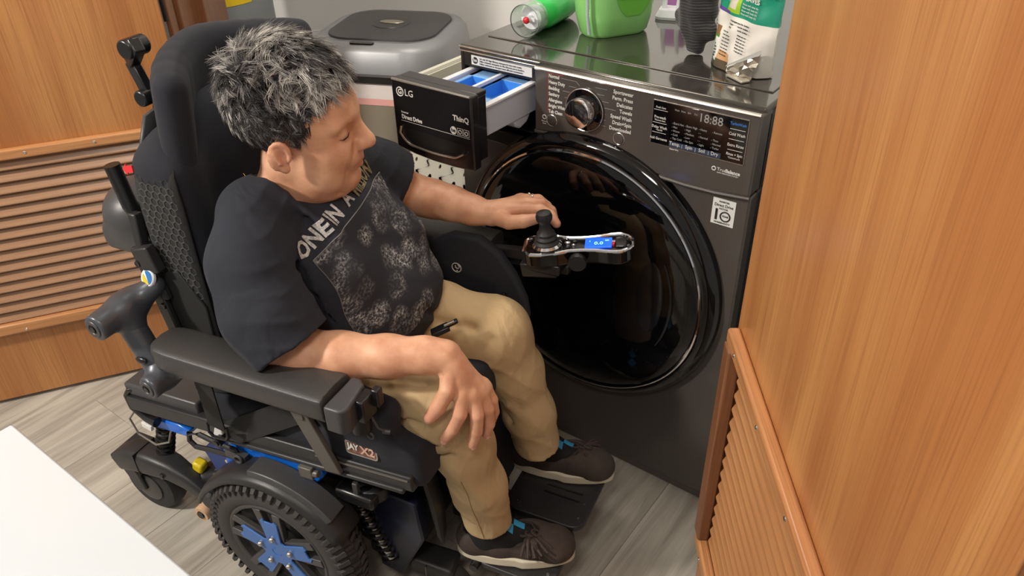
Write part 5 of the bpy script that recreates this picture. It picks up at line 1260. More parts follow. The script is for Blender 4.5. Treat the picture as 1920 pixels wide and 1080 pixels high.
bp = N('ShaderNodeBump'); bp.inputs['Strength'].default_value = 0.12; bp.inputs['Distance'].default_value = 0.001; Lk(n2.outputs['Fac'], bp.inputs['Height']); Lk(bp.outputs[0], b.inputs['Normal'])
M['skin'] = skin
M['shirt'] = wrinkle(mat('faded_black_cotton', (33, 36, 46), 0.88, bump=0.25, bscale=1100, sheen=0.03, var=0.10, vscale=14), 11, 0.5, 0.014, (1, 1, 0.6))
M['khaki'] = wrinkle(mat('khaki_twill', (192, 165, 124), 0.85, bump=0.2, bscale=1200, var=0.05, vscale=10), 17, 0.45, 0.012, (1, 1, 0.55))
M['sock'] = mat('black_sock', (18, 19, 22), 0.85, bump=0.3, bscale=900)
M['shoe'] = mat('brown_black_suede', (66, 55, 49), 0.8, bump=0.3, bscale=700, var=0.12, vscale=60)
M['sole'] = mat('cream_rubber', (214, 206, 184), 0.55)
M['cyan'] = mat('cyan_knit', (52, 150, 200), 0.7)
PO = (0.0, -0.50, 0)
# ---- body
s = SDF((-0.24, -0.78, 0.10), (0.56, -0.13, 1.17), 0.0029)
Hc = np.array((-0.014, -0.526, 0.990)); HR = Euler((0.195, 0.123, 0.372)).to_matrix(); HS = 1.05
HR3 = np.array(HR)
def H(p): return tuple(Hc+HS*(HR3 @ np.array(p)))
def he(c, r, k=0.012, rot=None, sub=False):
    q = HR if rot is None else HR @ rot.to_matrix()
    s.ell(H(c), [x*HS for x in r], q, k*HS, sub)
def hcap(a, b_, ra, rb, k=0.008, sub=False): s.cap(H(a), H(b_), ra*HS, rb*HS, k*HS, sub)
# torso and legs under the clothes
s.ell((-0.045, -0.49, 0.76), (0.085, 0.125, 0.12), None, 0.03); s.ell((0.005, -0.48, 0.63), (0.105, 0.125, 0.10), None, 0.04); s.ell((-0.03, -0.485, 0.55), (0.10, 0.125, 0.07), None, 0.03)
for y, kn_, an in ((-0.57, (0.275, -0.600, 0.540), (0.315, -0.552, 0.20)), (-0.43, (0.270, -0.380, 0.535), (0.330, -0.335, 0.24))):
    s.cap((-0.02, y, 0.535), kn_, 0.062, 0.045, 0.02); s.cap(kn_, an, 0.042, 0.026, 0.015)
s.cap((0.315, -0.552, 0.20), (0.33, -0.548, 0.165), 0.026, 0.028, 0.01); s.cap((0.33, -0.335, 0.24), (0.335, -0.305, 0.20), 0.026, 0.028, 0.01)
# neck
s.cap((-0.070, -0.500, 0.815), (-0.030, -0.515, 0.930), 0.066, 0.062, 0.03)
s.cap((-0.07, -0.60, 0.855), (-0.05, -0.40, 0.850), 0.045, 0.045, 0.03)
# arms
s.chain([(-0.050, -0.630, 0.850), (-0.010, -0.690, 0.750), (0.010, -0.705, 0.668)], [0.050, 0.046, 0.041], 0.02)
s.chain([(0.010, -0.705, 0.668), (0.060, -0.695, 0.668), (0.125, -0.676, 0.668), (0.200, -0.650, 0.672), (0.258, -0.630, 0.678), (0.289, -0.619, 0.678)], [0.042, 0.040, 0.039, 0.034, 0.0285, 0.0265], 0.02)
s.chain([(-0.030, -0.365, 0.845), (0.000, -0.300, 0.790), (0.030, -0.262, 0.752)], [0.048, 0.044, 0.038], 0.02)
s.chain([(0.030, -0.262, 0.752), (0.075, -0.264, 0.752), (0.120, -0.267, 0.752), (0.165, -0.270, 0.749), (0.205, -0.268, 0.746)], [0.038, 0.036, 0.032, 0.0265, 0.022], 0.02)
# right hand: palm, then five separate fingers curling over the knee
rp = [(0.298, -0.621, 0.672), (0.314, -0.629, 0.655)]
s.cap((0.289, -0.619, 0.676), (0.312, -0.622, 0.652), 0.0245, 0.0225, 0.012)
for k_ in ((0.3295, -0.6440, 0.6180), (0.3435, -0.6315, 0.6130), (0.3500, -0.6140, 0.6110), (0.3490, -0.5965, 0.6130)): s.cap((0.304, -0.620, 0.662), k_, 0.0190, 0.0122, 0.012)
for a, b_ in (((0.329, -0.640, 0.624), (0.342, -0.629, 0.620)), ((0.342, -0.629, 0.620), (0.348, -0.613, 0.617)), ((0.348, -0.613, 0.617), (0.346, -0.598, 0.619))): s.cap(a, b_, 0.0105, 0.0105, 0.008)
def finger(pts, rs, k=0.0022):
    for i in range(len(pts)-1): s.cap(pts[i], pts[i+1], rs[i]*1.06, rs[i+1]*1.06, k)
finger([(0.305, -0.630, 0.662), (0.309, -0.652, 0.637), (0.297, -0.667, 0.609), (0.285, -0.677, 0.590)], [0.017, 0.0132, 0.0125, 0.0098])
finger([(0.329, -0.640, 0.627), (0.331, -0.655, 0.597), (0.319, -0.661, 0.566), (0.304, -0.667, 0.541)], [0.0122, 0.0112, 0.0103, 0.0084])
finger([(0.341, -0.628, 0.622), (0.354, -0.640, 0.590), (0.352, -0.642, 0.555), (0.344, -0.644, 0.523)], [0.0120, 0.0110, 0.0102, 0.0084])
finger([(0.347, -0.612, 0.619), (0.362, -0.617, 0.586), (0.363, -0.616, 0.554), (0.357, -0.618, 0.529)], [0.0116, 0.0105, 0.0096, 0.0080])
finger([(0.345, -0.597, 0.621), (0.359, -0.594, 0.588), (0.361, -0.592, 0.560), (0.357, -0.594, 0.540)], [0.0108, 0.0096, 0.0086, 0.0072])
for a, b_ in (((0.322, -0.622, 0.660), (0.3335, -0.6425, 0.636)), ((0.325, -0.617, 0.660), (0.3465, -0.628, 0.632)), ((0.326, -0.611, 0.660), (0.353, -0.612, 0.629))): s.cap(a, b_, 0.0022, 0.0030, 0.004)
# left hand: palm down beside the joystick, thumb against it
for k_ in ((0.272, -0.243, 0.759), (0.264, -0.223, 0.760), (0.251, -0.206, 0.757), (0.236, -0.193, 0.750)): s.cap((0.208, -0.262, 0.748), k_, 0.0185, 0.0120, 0.012)
finger([(0.215, -0.270, 0.746), (0.250, -0.283, 0.746), (0.279, -0.281, 0.753), (0.303, -0.274, 0.760)], [0.0170, 0.0135, 0.0125, 0.0098])
finger([(0.268, -0.244, 0.759), (0.296, -0.238, 0.761), (0.318, -0.238, 0.752), (0.333, -0.244, 0.740)], [0.0122, 0.0108, 0.0098, 0.0082])
finger([(0.258, -0.226, 0.760), (0.288, -0.212, 0.759), (0.306, -0.206, 0.744), (0.314, -0.209, 0.728)], [0.0122, 0.0108, 0.0098, 0.0082])
finger([(0.246, -0.209, 0.757), (0.272, -0.190, 0.754), (0.288, -0.184, 0.740), (0.294, -0.187, 0.724)], [0.0116, 0.0104, 0.0094, 0.0078])
finger([(0.232, -0.197, 0.751), (0.250, -0.176, 0.746), (0.262, -0.168, 0.735), (0.266, -0.170, 0.722)], [0.0105, 0.0092, 0.0084, 0.0070])
# head
he((-0.010, 0, 0.055), (0.098, 0.076, 0.084), 0.02)
he((0.040, 0, 0.030), (0.056, 0.064, 0.075), 0.02)
he((0.034, 0, -0.035), (0.056, 0.059, 0.058), 0.025)
he((0.072, 0, -0.078), (0.024, 0.026, 0.020), 0.022)
for sy in (-1, 1):
    he((0.058, sy*0.037, -0.012), (0.034, 0.026, 0.032), 0.018)     # cheek
    he((0.052, sy*0.045, -0.052), (0.028, 0.018, 0.026), 0.022)     # jowl
    hcap((0.086, sy*0.010, 0.043), (0.074, sy*0.046, 0.044), 0.010, 0.009, 0.012)   # brow ridge
    he((0.092, sy*0.031, 0.024), (0.014, 0.017, 0.012), 0.014, sub=True)            # eye socket
    he((0.0745, sy*0.032, 0.024), (0.0135, 0.0150, 0.0125), 0.003)                  # lid over the eyeball
    hcap((0.0860, sy*0.020, 0.0195), (0.0780, sy*0.044, 0.0190), 0.0012, 0.0010, 0.0020, sub=True)  # lash line
    hcap((0.0840, sy*0.020, 0.0335), (0.0760, sy*0.044, 0.0320), 0.0012, 0.0010, 0.0025, sub=True)  # lid fold
    he((0.100, sy*0.0125, -0.008), (0.0120, 0.0085, 0.0095), 0.006)                 # nostril wing
    hcap((0.097, sy*0.020, -0.006), (0.082, sy*0.034, -0.045), 0.0034, 0.0028, 0.009, sub=True)     # smile fold
    he((0.104, sy*0.0065, -0.0165), (0.0045, 0.0032, 0.0035), 0.003, sub=True)
hcap((0.088, 0, 0.036), (0.107, 0, 0.004), 0.0085, 0.0100, 0.010)
he((0.1115, 0, -0.006), (0.0130, 0.0130, 0.0115), 0.008)
he((0.086, 0, -0.034), (0.016, 0.028, 0.020), 0.014)               # muzzle
hcap((0.0985, 0, -0.0385), (0.0850, -0.0230, -0.0445), 0.0050, 0.0030, 0.004); hcap((0.0985, 0, -0.0385), (0.0850, 0.0230, -0.0445), 0.0050, 0.0030, 0.004)
hcap((0.0955, 0, -0.0515), (0.0840, -0.0195, -0.0505), 0.0062, 0.0034, 0.004); hcap((0.0955, 0, -0.0515), (0.0840, 0.0195, -0.0505), 0.0062, 0.0034, 0.004)
hcap((0.104, 0, -0.0450), (0.0880, -0.0260, -0.0480), 0.0012, 0.0010, 0.0020, sub=True); hcap((0.104, 0, -0.0450), (0.0880, 0.0260, -0.0480), 0.0012, 0.0010, 0.0020, sub=True)
hcap((0.088, -0.018, -0.0655), (0.088, 0.018, -0.0655), 0.0025, 0.0025, 0.010, sub=True)
he((0.030, 0, -0.088), (0.050, 0.052, 0.030), 0.030)               # soft double chin
hcap((0.070, -0.040, -0.086), (0.086, 0.010, -0.098), 0.0012, 0.0012, 0.006, sub=True)
for sy in (-1, 1):                                                  # ears
    er = Euler((0, R_(8), sy*R_(-22)))
    he((-0.003, sy*0.078, 0.000), (0.0155, 0.0060, 0.0250), 0.004, er)
    he((0.001, sy*0.0850, 0.001), (0.0100, 0.0058, 0.0160), 0.003, er, sub=True)
    pts_ = [(-0.003+0.0150*math.cos(R_(a))*-1, sy*(0.0795+0.003*math.cos(R_(a))), 0.001+0.0245*math.sin(R_(a))) for a in range(-60, 200, 26)]
    for i in range(len(pts_)-1): hcap(pts_[i], pts_[i+1], 0.0030, 0.0030, 0.004)
    he((0.003, sy*0.077, -0.022), (0.0075, 0.0045, 0.0080), 0.005, er)
    hcap((-0.010, sy*0.084, 0.012), (-0.001, sy*0.084, -0.008), 0.0026, 0.0026, 0.004)
    he((0.010, sy*0.079, -0.002), (0.004, 0.0035, 0.006), 0.004)
# wrist creases on the bent right wrist
for k in range(5):
    u = k/4; s.cap((0.286+0.022*u, -0.651+0.004*u, 0.668-0.014*u-0.006), (0.312+0.012*u, -0.640-0.002*u, 0.672-0.016*u), 0.0011, 0.0009, 0.0035, sub=True)
body = s.mesh('person', 'skin', None, org=PO, smooth_it=1)
body.location = cw(PO); body.rotation_euler = (0, 0, A12)
tag(body, 'person with short grey hair in a black printed T-shirt and khaki trousers, in the wheelchair', 'person')
# skin tint (lips, ears, nose tip, knuckles, fingertips)
nv = len(body.data.vertices); co = np.empty(nv*3, np.float32); body.data.vertices.foreach_get('co', co); co = co.reshape(-1, 3)+np.array(PO, np.float32)
loc_ = ((co-Hc) @ HR3)/HS
tint = np.zeros(nv, np.float32)
def blob(P_, c_, r_, a_): return a_*np.exp(-(((P_-np.array(c_))/np.array(r_))**2).sum(1))
for z in (-0.040, -0.050): tint = np.maximum(tint, blob(loc_, (0.096, 0, z), (0.016, 0.020, 0.006), 0.75))
tint += blob(loc_, (0.11, 0, -0.005), (0.012, 0.014, 0.012), 0.3)
for sy in (-1, 1): tint += blob(loc_, (-0.002, sy*0.082, 0.0), (0.02, 0.012, 0.03), 0.45)+blob(loc_, (0.075, sy*0.04, -0.005), (0.02, 0.02, 0.02), 0.25)
for p in ((0.285, -0.677, 0.590), (0.304, -0.667, 0.541), (0.344, -0.644, 0.523), (0.357, -0.618, 0.529), (0.357, -0.594, 0.540), (0.303, -0.274, 0.760), (0.333, -0.244, 0.740)): tint += blob(co, p, (0.016,)*3, 0.55)
for p in ((0.331, -0.660, 0.597), (0.354, -0.648, 0.590), (0.362, -0.620, 0.586), (0.297, -0.675, 0.609)): tint += blob(co, p, (0.012,)*3, 0.35)
tint = np.clip(tint, 0, 1)
ca = body.data.color_attributes.new('tint', 'FLOAT_COLOR', 'POINT'); buf = np.ones((nv, 4), np.float32); buf[:, :3] = tint[:, None]; ca.data.foreach_set('color', buf.ravel())
def BP(mb, name, m, parent=body, **k): return mb.build(name, m, parent, org=PO, **k)
# nails
naim = mat('fingernail', (226, 170, 152), 0.25, coat=0.4)
for tip, prev, out_ in (((0.285, -0.677, 0.590), (0.297, -0.667, 0.609), (0.2, -0.8, 0.5)), ((0.304, -0.667, 0.541), (0.319, -0.661, 0.566), (0.4, -0.85, 0.1)), ((0.344, -0.644, 0.523), (0.352, -0.642, 0.555), (0.85, -0.5, 0.1)), ((0.357, -0.618, 0.529), (0.363, -0.616, 0.554), (0.95, -0.2, 0.1)),
                        ((0.303, -0.274, 0.760), (0.279, -0.281, 0.753), (0.1, -0.6, 0.8))):
    t_ = (Vector(tip)-Vector(prev)).normalized(); o_ = Vector(out_); o_ = (o_-t_*o_.dot(t_)).normalized()
    Mx = frame(Vector(tip)+o_*0.0058+t_*0.001, t_, o_.cross(t_)).to_3x3()
    BP(MB().ell(Vector(tip)+o_*0.0062+t_*0.0012, (0.0068, 0.0054, 0.0024), Mx), 'fingernail', naim)
# ring on the left hand
fr_ = frame((0.2600, -0.199, 0.7565), (-0.4, -0.5, 0.2), (0, 0.1, 1))
BP(MB().torus((0.2600, -0.1985, 0.7562), 0.0112, 0.0014, (0.8, 0.6, -0.1), 28, 8).ell((0.2560, -0.1990, 0.7685), (0.0035, 0.003, 0.0026)), 'ring', mat('silver_ring', (200, 196, 180), 0.15, 1.0))
# fine necklace
BP(MB().tube([(-0.118, -0.560, 0.905), (-0.085, -0.578, 0.893), (-0.045, -0.582, 0.880), (-0.010, -0.568, 0.868)], 0.0009, 6), 'necklace', mat('gold', (190, 150, 80), 0.25, 1.0))

# ---- T-shirt
s = SDF((-0.22, -0.84, 0.50), (0.26, -0.20, 0.97), 0.0034)
s.ell((-0.020, -0.492, 0.765), (0.118, 0.158, 0.118), None, 0.03)
s.ell((0.030, -0.482, 0.650), (0.150, 0.166, 0.118), None, 0.05)
s.ell((-0.010, -0.490, 0.575), (0.150, 0.180, 0.068), None, 0.04)
s.cap((-0.065, -0.600, 0.868), (-0.045, -0.400, 0.862), 0.055, 0.055, 0.035)
s.ell((0.055, -0.415, 0.745), (0.075, 0.060, 0.060), None, 0.04); s.ell((0.050, -0.565, 0.745), (0.070, 0.060, 0.060), None, 0.04)
def sleeve(pts, rs, p, n_):
    q = SDF(s.lo, s.lo+s.vox*(s.n-1), s.vox)
    q.chain(pts, rs, 0.02); q.cut(p, n_)
    return q.g[:s.n[0], :s.n[1], :s.n[2]]
for args in (([(-0.052, -0.622, 0.860), (-0.034, -0.664, 0.805), (0.003, -0.694, 0.735), (0.046, -0.700, 0.682)], [0.062, 0.073, 0.075, 0.072], (0.050, -0.70, 0.690), (0.62, -0.04, -0.78)),
             ([(-0.035, -0.375, 0.855), (-0.010, -0.325, 0.820), (0.025, -0.275, 0.775)], [0.060, 0.060, 0.058], (0.012, -0.292, 0.792), (0.55, 0.60, -0.55))):
    g_ = sleeve(*args); k = 0.022; h_ = np.clip(0.5+0.5*(s.g-g_)/k, 0, 1); s.g = s.g*(1-h_)+g_*h_-k*h_*(1-h_)
# openings: neck, and folds pressed into the cloth
s.ell((-0.035, -0.508, 0.925), (0.092, 0.086, 0.062), Euler((0, R_(18), 0)), 0.006, sub=True)
def fold(a, b_, r=0.004, k=0.012): s.cap(a, b_, r, r*0.6, k, sub=True)
def ridge(a, b_, r=0.006, k=0.016): s.cap(a, b_, r, r*0.5, k)
# armhole seam and creases of the right sleeve
fold((-0.115, -0.690, 0.835), (0.015, -0.665, 0.800), 0.002, 0.008)
fold((0.030, -0.640, 0.800), (0.075, -0.640, 0.690), 0.012, 0.022); fold((0.060, -0.615, 0.740), (0.110, -0.600, 0.620), 0.010, 0.022)
ridge((-0.065, -0.715, 0.820), (0.030, -0.765, 0.690), 0.003, 0.02)


ridge((-0.02, -0.60, 0.915), (0.07, -0.565, 0.83), 0.005, 0.02)
for i in range(0):
    z = 0.60+0.028*i; fold((0.06+0.01*i, -0.645+0.008*i, z), (0.150+0.008*i, -0.560+0.02*i, z-0.02+0.004*i), 0.0022, 0.010)
fold((0.178, -0.50, 0.66), (0.165, -0.40, 0.58), 0.004, 0.014)
nz = lambda X, Y, Z: -0.0050*(1-np.abs(np.sin(40*(0.75*X+0.65*Z)+2.2*np.sin(13*Y+7*Z)+1.1)))**2*(0.55+0.45*np.sin(19*Z-11*X+9*Y))-0.0026*(1-np.abs(np.sin(70*(0.4*X-0.9*Z)+2.0*np.sin(21*Y+5*X))))**2*(0.5+0.5*np.sin(23*X+17*Y))
s.carve(nz)
shirt = s.mesh('tshirt', 'shirt', body, org=PO, smooth_it=2)
deps_v = [v.co.copy()+Vector(PO) for v in shirt.data.vertices]
bvs = BVHTree.FromPolygons(deps_v, [tuple(p.vertices) for p in shirt.data.polygons])
# seam lines (raised stitching): shoulder seam and sleeve hem
def drape(pts, d, off=0.0008):
    out = []
    for p in pts:
        h_ = bvs.ray_cast(Vector(p)-Vector(d)*0.3, Vector(d))
        if h_[0] is not None: out.append(h_[0]+h_[1]*off)
    return out
def lerp(a, b_, n): return [Vector(a).lerp(Vector(b_), i/n) for i in range(n+1)]
dsm = Vector((-0.45, 0.80, -0.40)).normalized()
# printed graphic on the chest: a stippled panel and the words above it
OO = Vector((0.40, -0.50, 0.80)); PX = Vector((-0.06, 1.0, -0.02)).normalized(); PD = Vector((-0.84, 0.0, -0.54)).normalized(); PY = PX.cross(PD).normalized()
if PY.z < 0: PY = -PY
def onshirt(u, v, off=0.0012):
    p = PRC+PX*u+PY*v
    h_ = bvs.ray_cast(p-PD*0.4, PD)
    if h_[0] is None: return None
    return h_[0]-PD*off*0.7+h_[1]*off*(1 if h_[1].dot(PD) < 0 else -1)*0.5
PRC = Vector((0.13, -0.475, 0.735))
pmt = bpy.data.materials.new('grey_screen_print'); pmt.use_nodes = True; nt = pmt.node_tree; b = nt.nodes['Principled BSDF']; b.inputs['Roughness'].default_value = 0.85
N = nt.nodes.new; Lk = nt.links.new
ua = N('ShaderNodeAttribute'); ua.attribute_name = 'puv'
wn = N('ShaderNodeTexNoise'); wn.inputs['Scale'].default_value = 9; Lk(ua.outputs['Vector'], wn.inputs['Vector'])
wm_ = N('ShaderNodeVectorMath'); wm_.operation = 'MULTIPLY_ADD'; wm_.inputs[1].default_value = (0.10, 0.10, 0); Lk(wn.outputs['Color'], wm_.inputs[0]); Lk(ua.outputs['Vector'], wm_.inputs[2])
vo = N('ShaderNodeTexVoronoi'); vo.inputs['Scale'].default_value = 5.2; vo.inputs['Randomness'].default_value = 0.75; Lk(wm_.outputs[0], vo.inputs['Vector'])
rg = N('ShaderNodeValToRGB'); e = rg.color_ramp.elements; e[0].position = 0.0; e[0].color = (0.75, 0.75, 0.75, 1); e[1].position = 0.62; e[1].color = (0.0, 0.0, 0.0, 1)
for p_, v_ in ((0.10, 0.1), (0.17, 0.75), (0.26, 0.15), (0.34, 0.85), (0.46, 0.45)):
    q = e.new(p_); q.color = (v_, v_, v_, 1)
Lk(vo.outputs['Distance'], rg.inputs['Fac'])
fn = N('ShaderNodeTexNoise'); fn.inputs['Scale'].default_value = 46; fn.inputs['Detail'].default_value = 6; fn.inputs['Roughness'].default_value = 0.75; Lk(ua.outputs['Vector'], fn.inputs['Vector'])
fr2 = N('ShaderNodeMapRange'); fr2.inputs['From Min'].default_value = 0.46; fr2.inputs['From Max'].default_value = 0.60; Lk(fn.outputs['Fac'], fr2.inputs['Value'])
bn_ = N('ShaderNodeTexNoise'); bn_.inputs['Scale'].default_value = 3.2; Lk(ua.outputs['Vector'], bn_.inputs['Vector'])
br2 = N('ShaderNodeMapRange'); br2.inputs['From Min'].default_value = 0.36; br2.inputs['From Max'].default_value = 0.58; br2.inputs['To Min'].default_value = 0.12; Lk(bn_.outputs['Fac'], br2.inputs['Value'])
m1 = N('ShaderNodeMath'); m1.operation = 'MULTIPLY'; Lk(rg.outputs[0], m1.inputs[0]); Lk(fr2.outputs[0], m1.inputs[1])
m2 = N('ShaderNodeMath'); m2.operation = 'MULTIPLY'; Lk(m1.outputs[0], m2.inputs[0]); Lk(br2.outputs[0], m2.inputs[1])
mx = N('ShaderNodeMixRGB'); mx.inputs[1].default_value = lin((36, 37, 44)); mx.inputs[2].default_value = lin((206, 204, 202)); Lk(m2.outputs[0], mx.inputs[0]); Lk(mx.outputs[0], b.inputs['Base Color'])
def decal(u0, u1, v0, v1, nu, nv_, name, m, par=shirt, attr=True):
    g = MB(); uvs = []; idx = {}; fs = []
    for j in range(nv_+1):
        for i in range(nu+1):
            u = u0+(u1-u0)*i/nu; v = v0+(v1-v0)*j/nv_
            p = onshirt(u, v+0.20*(u-u0))
            if p is not None: idx[(i, j)] = len(g.v); g.v.append(tuple(p)); uvs.append((i/nu*(u1-u0)/(v1-v0), j/nv_, 0))
    for j in range(nv_):
        for i in range(nu):
            q = [(i, j), (i+1, j), (i+1, j+1), (i, j+1)]
            if all(k in idx for k in q): g.f.append(tuple(idx[k] for k in q))
    o = g.build(name, m, par, org=PO, ang=80)
    if len(o.data.vertices) == len(uvs):
        a = o.data.attributes.new('puv', 'FLOAT_VECTOR', 'POINT'); a.data.foreach_set('vector', np.array(uvs, np.float32).ravel())
    return o
decal(-0.143, 0.100, -0.120, 0.102, 44, 40, 'chest_print', pmt)
edge = MB()
for i in range(40):
    p = onshirt(-0.143+0.243*i/39, 0.103+0.20*0.243*i/39); 
    if p: edge.v.append(tuple(p))
pts = [Vector(v) for v in edge.v]
BP(MB().tube(pts, 0.0009, 5), 'print_edge', mat('print_edge_grey', (130, 128, 128), 0.8), shirt)
pts = [onshirt(-0.1435, 0.103-0.22*i/20) for i in range(21)]
BP(MB().tube([p for p in pts if p], 0.0007, 5), 'print_edge', mat('print_edge_grey2', (110, 108, 108), 0.8), shirt)
def shirt_text(body_, size, u, v, m, sx, nm, slant=0.0):
    t_ = MB().text(body_, size, (0, 0, 0), (1, 0, 0), (0, 1, 0), bold=0.035, ext=0.0, sx=sx)
    g = MB(); bmt = bmesh.new(); vv = [bmt.verts.new(p) for p in t_.v]
    for f in t_.f:
        try: bmt.faces.new([vv[i] for i in f])
        except ValueError: pass
    bmesh.ops.remove_doubles(bmt, verts=bmt.verts, dist=1e-6)
    for _ in range(4):
        bmesh.ops.triangulate(bmt, faces=bmt.faces)
        long_ = [e for e in bmt.edges if e.calc_length() > 0.004]
        if not long_: break
        bmesh.ops.subdivide_edges(bmt, edges=long_, cuts=1)
    bmesh.ops.triangulate(bmt, faces=bmt.faces)
    ok = True; kill = []
    for vx in bmt.verts:
        p = onshirt(u+vx.co.x, v+vx.co.y+slant*vx.co.x, 0.002)
        if p is None: kill.append(vx)
        else: vx.co = p
    bmesh.ops.delete(bmt, geom=kill, context='VERTS')
    bmt.verts.index_update()
    g.v = [tuple(v_.co) for v_ in bmt.verts]; g.f = [tuple(v_.index for v_ in f.verts) for f in bmt.faces]; bmt.free()
    return BP(g, nm, m, shirt, smooth=False)
prm = mat('distressed_white_print', (176, 174, 172), 0.85, var=0.35, vscale=260)
shirt_text('ONE IN', 0.038, -0.158, 0.124, prm, 0.80, 'shirt_lettering', 0.20); shirt_text('A', 0.034, -0.036, 0.150, prm, 0.9, 'shirt_lettering', 0.2)
shirt_text('MILLION', 0.036, -0.004, 0.154, mat('olive_print', (118, 108, 78), 0.85, var=0.5, vscale=200), 0.62, 'shirt_lettering', 0.2)

# ---- trousers
s = SDF((-0.20, -0.70, 0.17), (0.40, -0.27, 0.66), 0.0034)
s.ell((-0.030, -0.495, 0.545), (0.120, 0.150, 0.078), None, 0.03)
s.chain([(-0.020, -0.560, 0.545), (0.120, -0.590, 0.548), (0.268, -0.600, 0.545)], [0.078, 0.075, 0.064], 0.03)
s.chain([(0.268, -0.600, 0.545), (0.290, -0.588, 0.450), (0.308, -0.568, 0.330), (0.318, -0.553, 0.195)], [0.062, 0.053, 0.049, 0.047], 0.03)
s.chain([(-0.020, -0.430, 0.545), (0.120, -0.405, 0.558), (0.258, -0.375, 0.548)], [0.078, 0.080, 0.068], 0.03)
s.chain([(0.258, -0.375, 0.548), (0.292, -0.362, 0.450), (0.318, -0.350, 0.340), (0.338, -0.340, 0.215)], [0.064, 0.053, 0.049, 0.050], 0.03)
def tf(a, b_, r=0.004, k=0.012): s.cap(a, b_, r, r*0.5, k, sub=True)
def tr_(a, b_, r=0.006, k=0.014): s.cap(a, b_, r, r*0.5, k)
# crumpled folds behind and beside the right knee
tf((0.195, -0.655, 0.545), (0.265, -0.668, 0.560), 0.005); tf((0.205, -0.650, 0.500), (0.290, -0.655, 0.515), 0.006, 0.014); tf((0.215, -0.640, 0.465), (0.300, -0.645, 0.485), 0.005); tf((0.225, -0.635, 0.435), (0.305, -0.635, 0.440), 0.004)
tr_((0.200, -0.652, 0.522), (0.262, -0.664, 0.536)); tr_((0.212, -0.644, 0.482), (0.285, -0.650, 0.496)); tr_((0.225, -0.638, 0.450), (0.290, -0.642, 0.458), 0.005)
tf((0.10, -0.640, 0.600), (0.250, -0.625, 0.610), 0.004, 0.016); tf((0.14, -0.665, 0.560), (0.24, -0.640, 0.600), 0.004, 0.014); tr_((0.16, -0.66, 0.585), (0.26, -0.635, 0.600), 0.005, 0.018)
tr_((0.300, -0.640, 0.450), (0.345, -0.610, 0.340), 0.004, 0.03)
tf((0.345, -0.420, 0.52), (0.300, -0.432, 0.60), 0.004, 0.016); tf((0.285, -0.40, 0.36), (0.350, -0.375, 0.31), 0.003, 0.02)
tr_((0.300, -0.41, 0.40), (0.355, -0.375, 0.335), 0.006, 0.016); tf((0.31, -0.385, 0.30), (0.365, -0.352, 0.27), 0.004, 0.012)
tf((0.24, -0.43, 0.590), (0.14, -0.46, 0.61), 0.003, 0.025)
s.carve(lambda X, Y, Z: -0.0027*(1-np.abs(np.sin(48*Z+9*X+2.4*np.sin(22*Y+9*Z+14*X))))**2*np.clip(0.45+0.55*np.sin(21*X+31*Z+3*Y), 0, 1)-0.0016*(1-np.abs(np.sin(70*(0.5*X+0.7*Y)+2*np.sin(19*Z))))**2)
Z_ = (s.lo[2]+s.vox*np.arange(s.n[2], dtype=np.float32))[None, None, :]; Y_ = (s.lo[1]+s.vox*np.arange(s.n[1], dtype=np.float32))[None, :, None]; X_ = (s.lo[0]+s.vox*np.arange(s.n[0], dtype=np.float32))[:, None, None]
s.g = np.maximum(s.g, ((0.219+np.maximum(0, Y_+0.46)*0.28)-Z_)*0.98)
trou = s.mesh('trousers', 'khaki', body, org=PO, smooth_it=2)
bvt = BVHTree.FromPolygons([v.co.copy()+Vector(PO) for v in trou.data.vertices], [tuple(p.vertices) for p in trou.data.polygons])
def seam(pts, d, nm='seam', r=0.0009, m=None):
    out = []
    for p in pts:
        h_ = bvt.ray_cast(Vector(p)-Vector(d).normalized()*0.3, Vector(d).normalized())
        if h_[0] is not None: out.append(h_[0]+h_[1]*0.0002)
    if len(out) > 2: BP(MB().tube(out, r, 5), nm, m or mat('khaki_seam', (150, 120, 80), 0.85), trou)
seam(lerp((0.300, -0.60, 0.42), (0.320, -0.56, 0.202), 24), (-0.35, 1, 0))
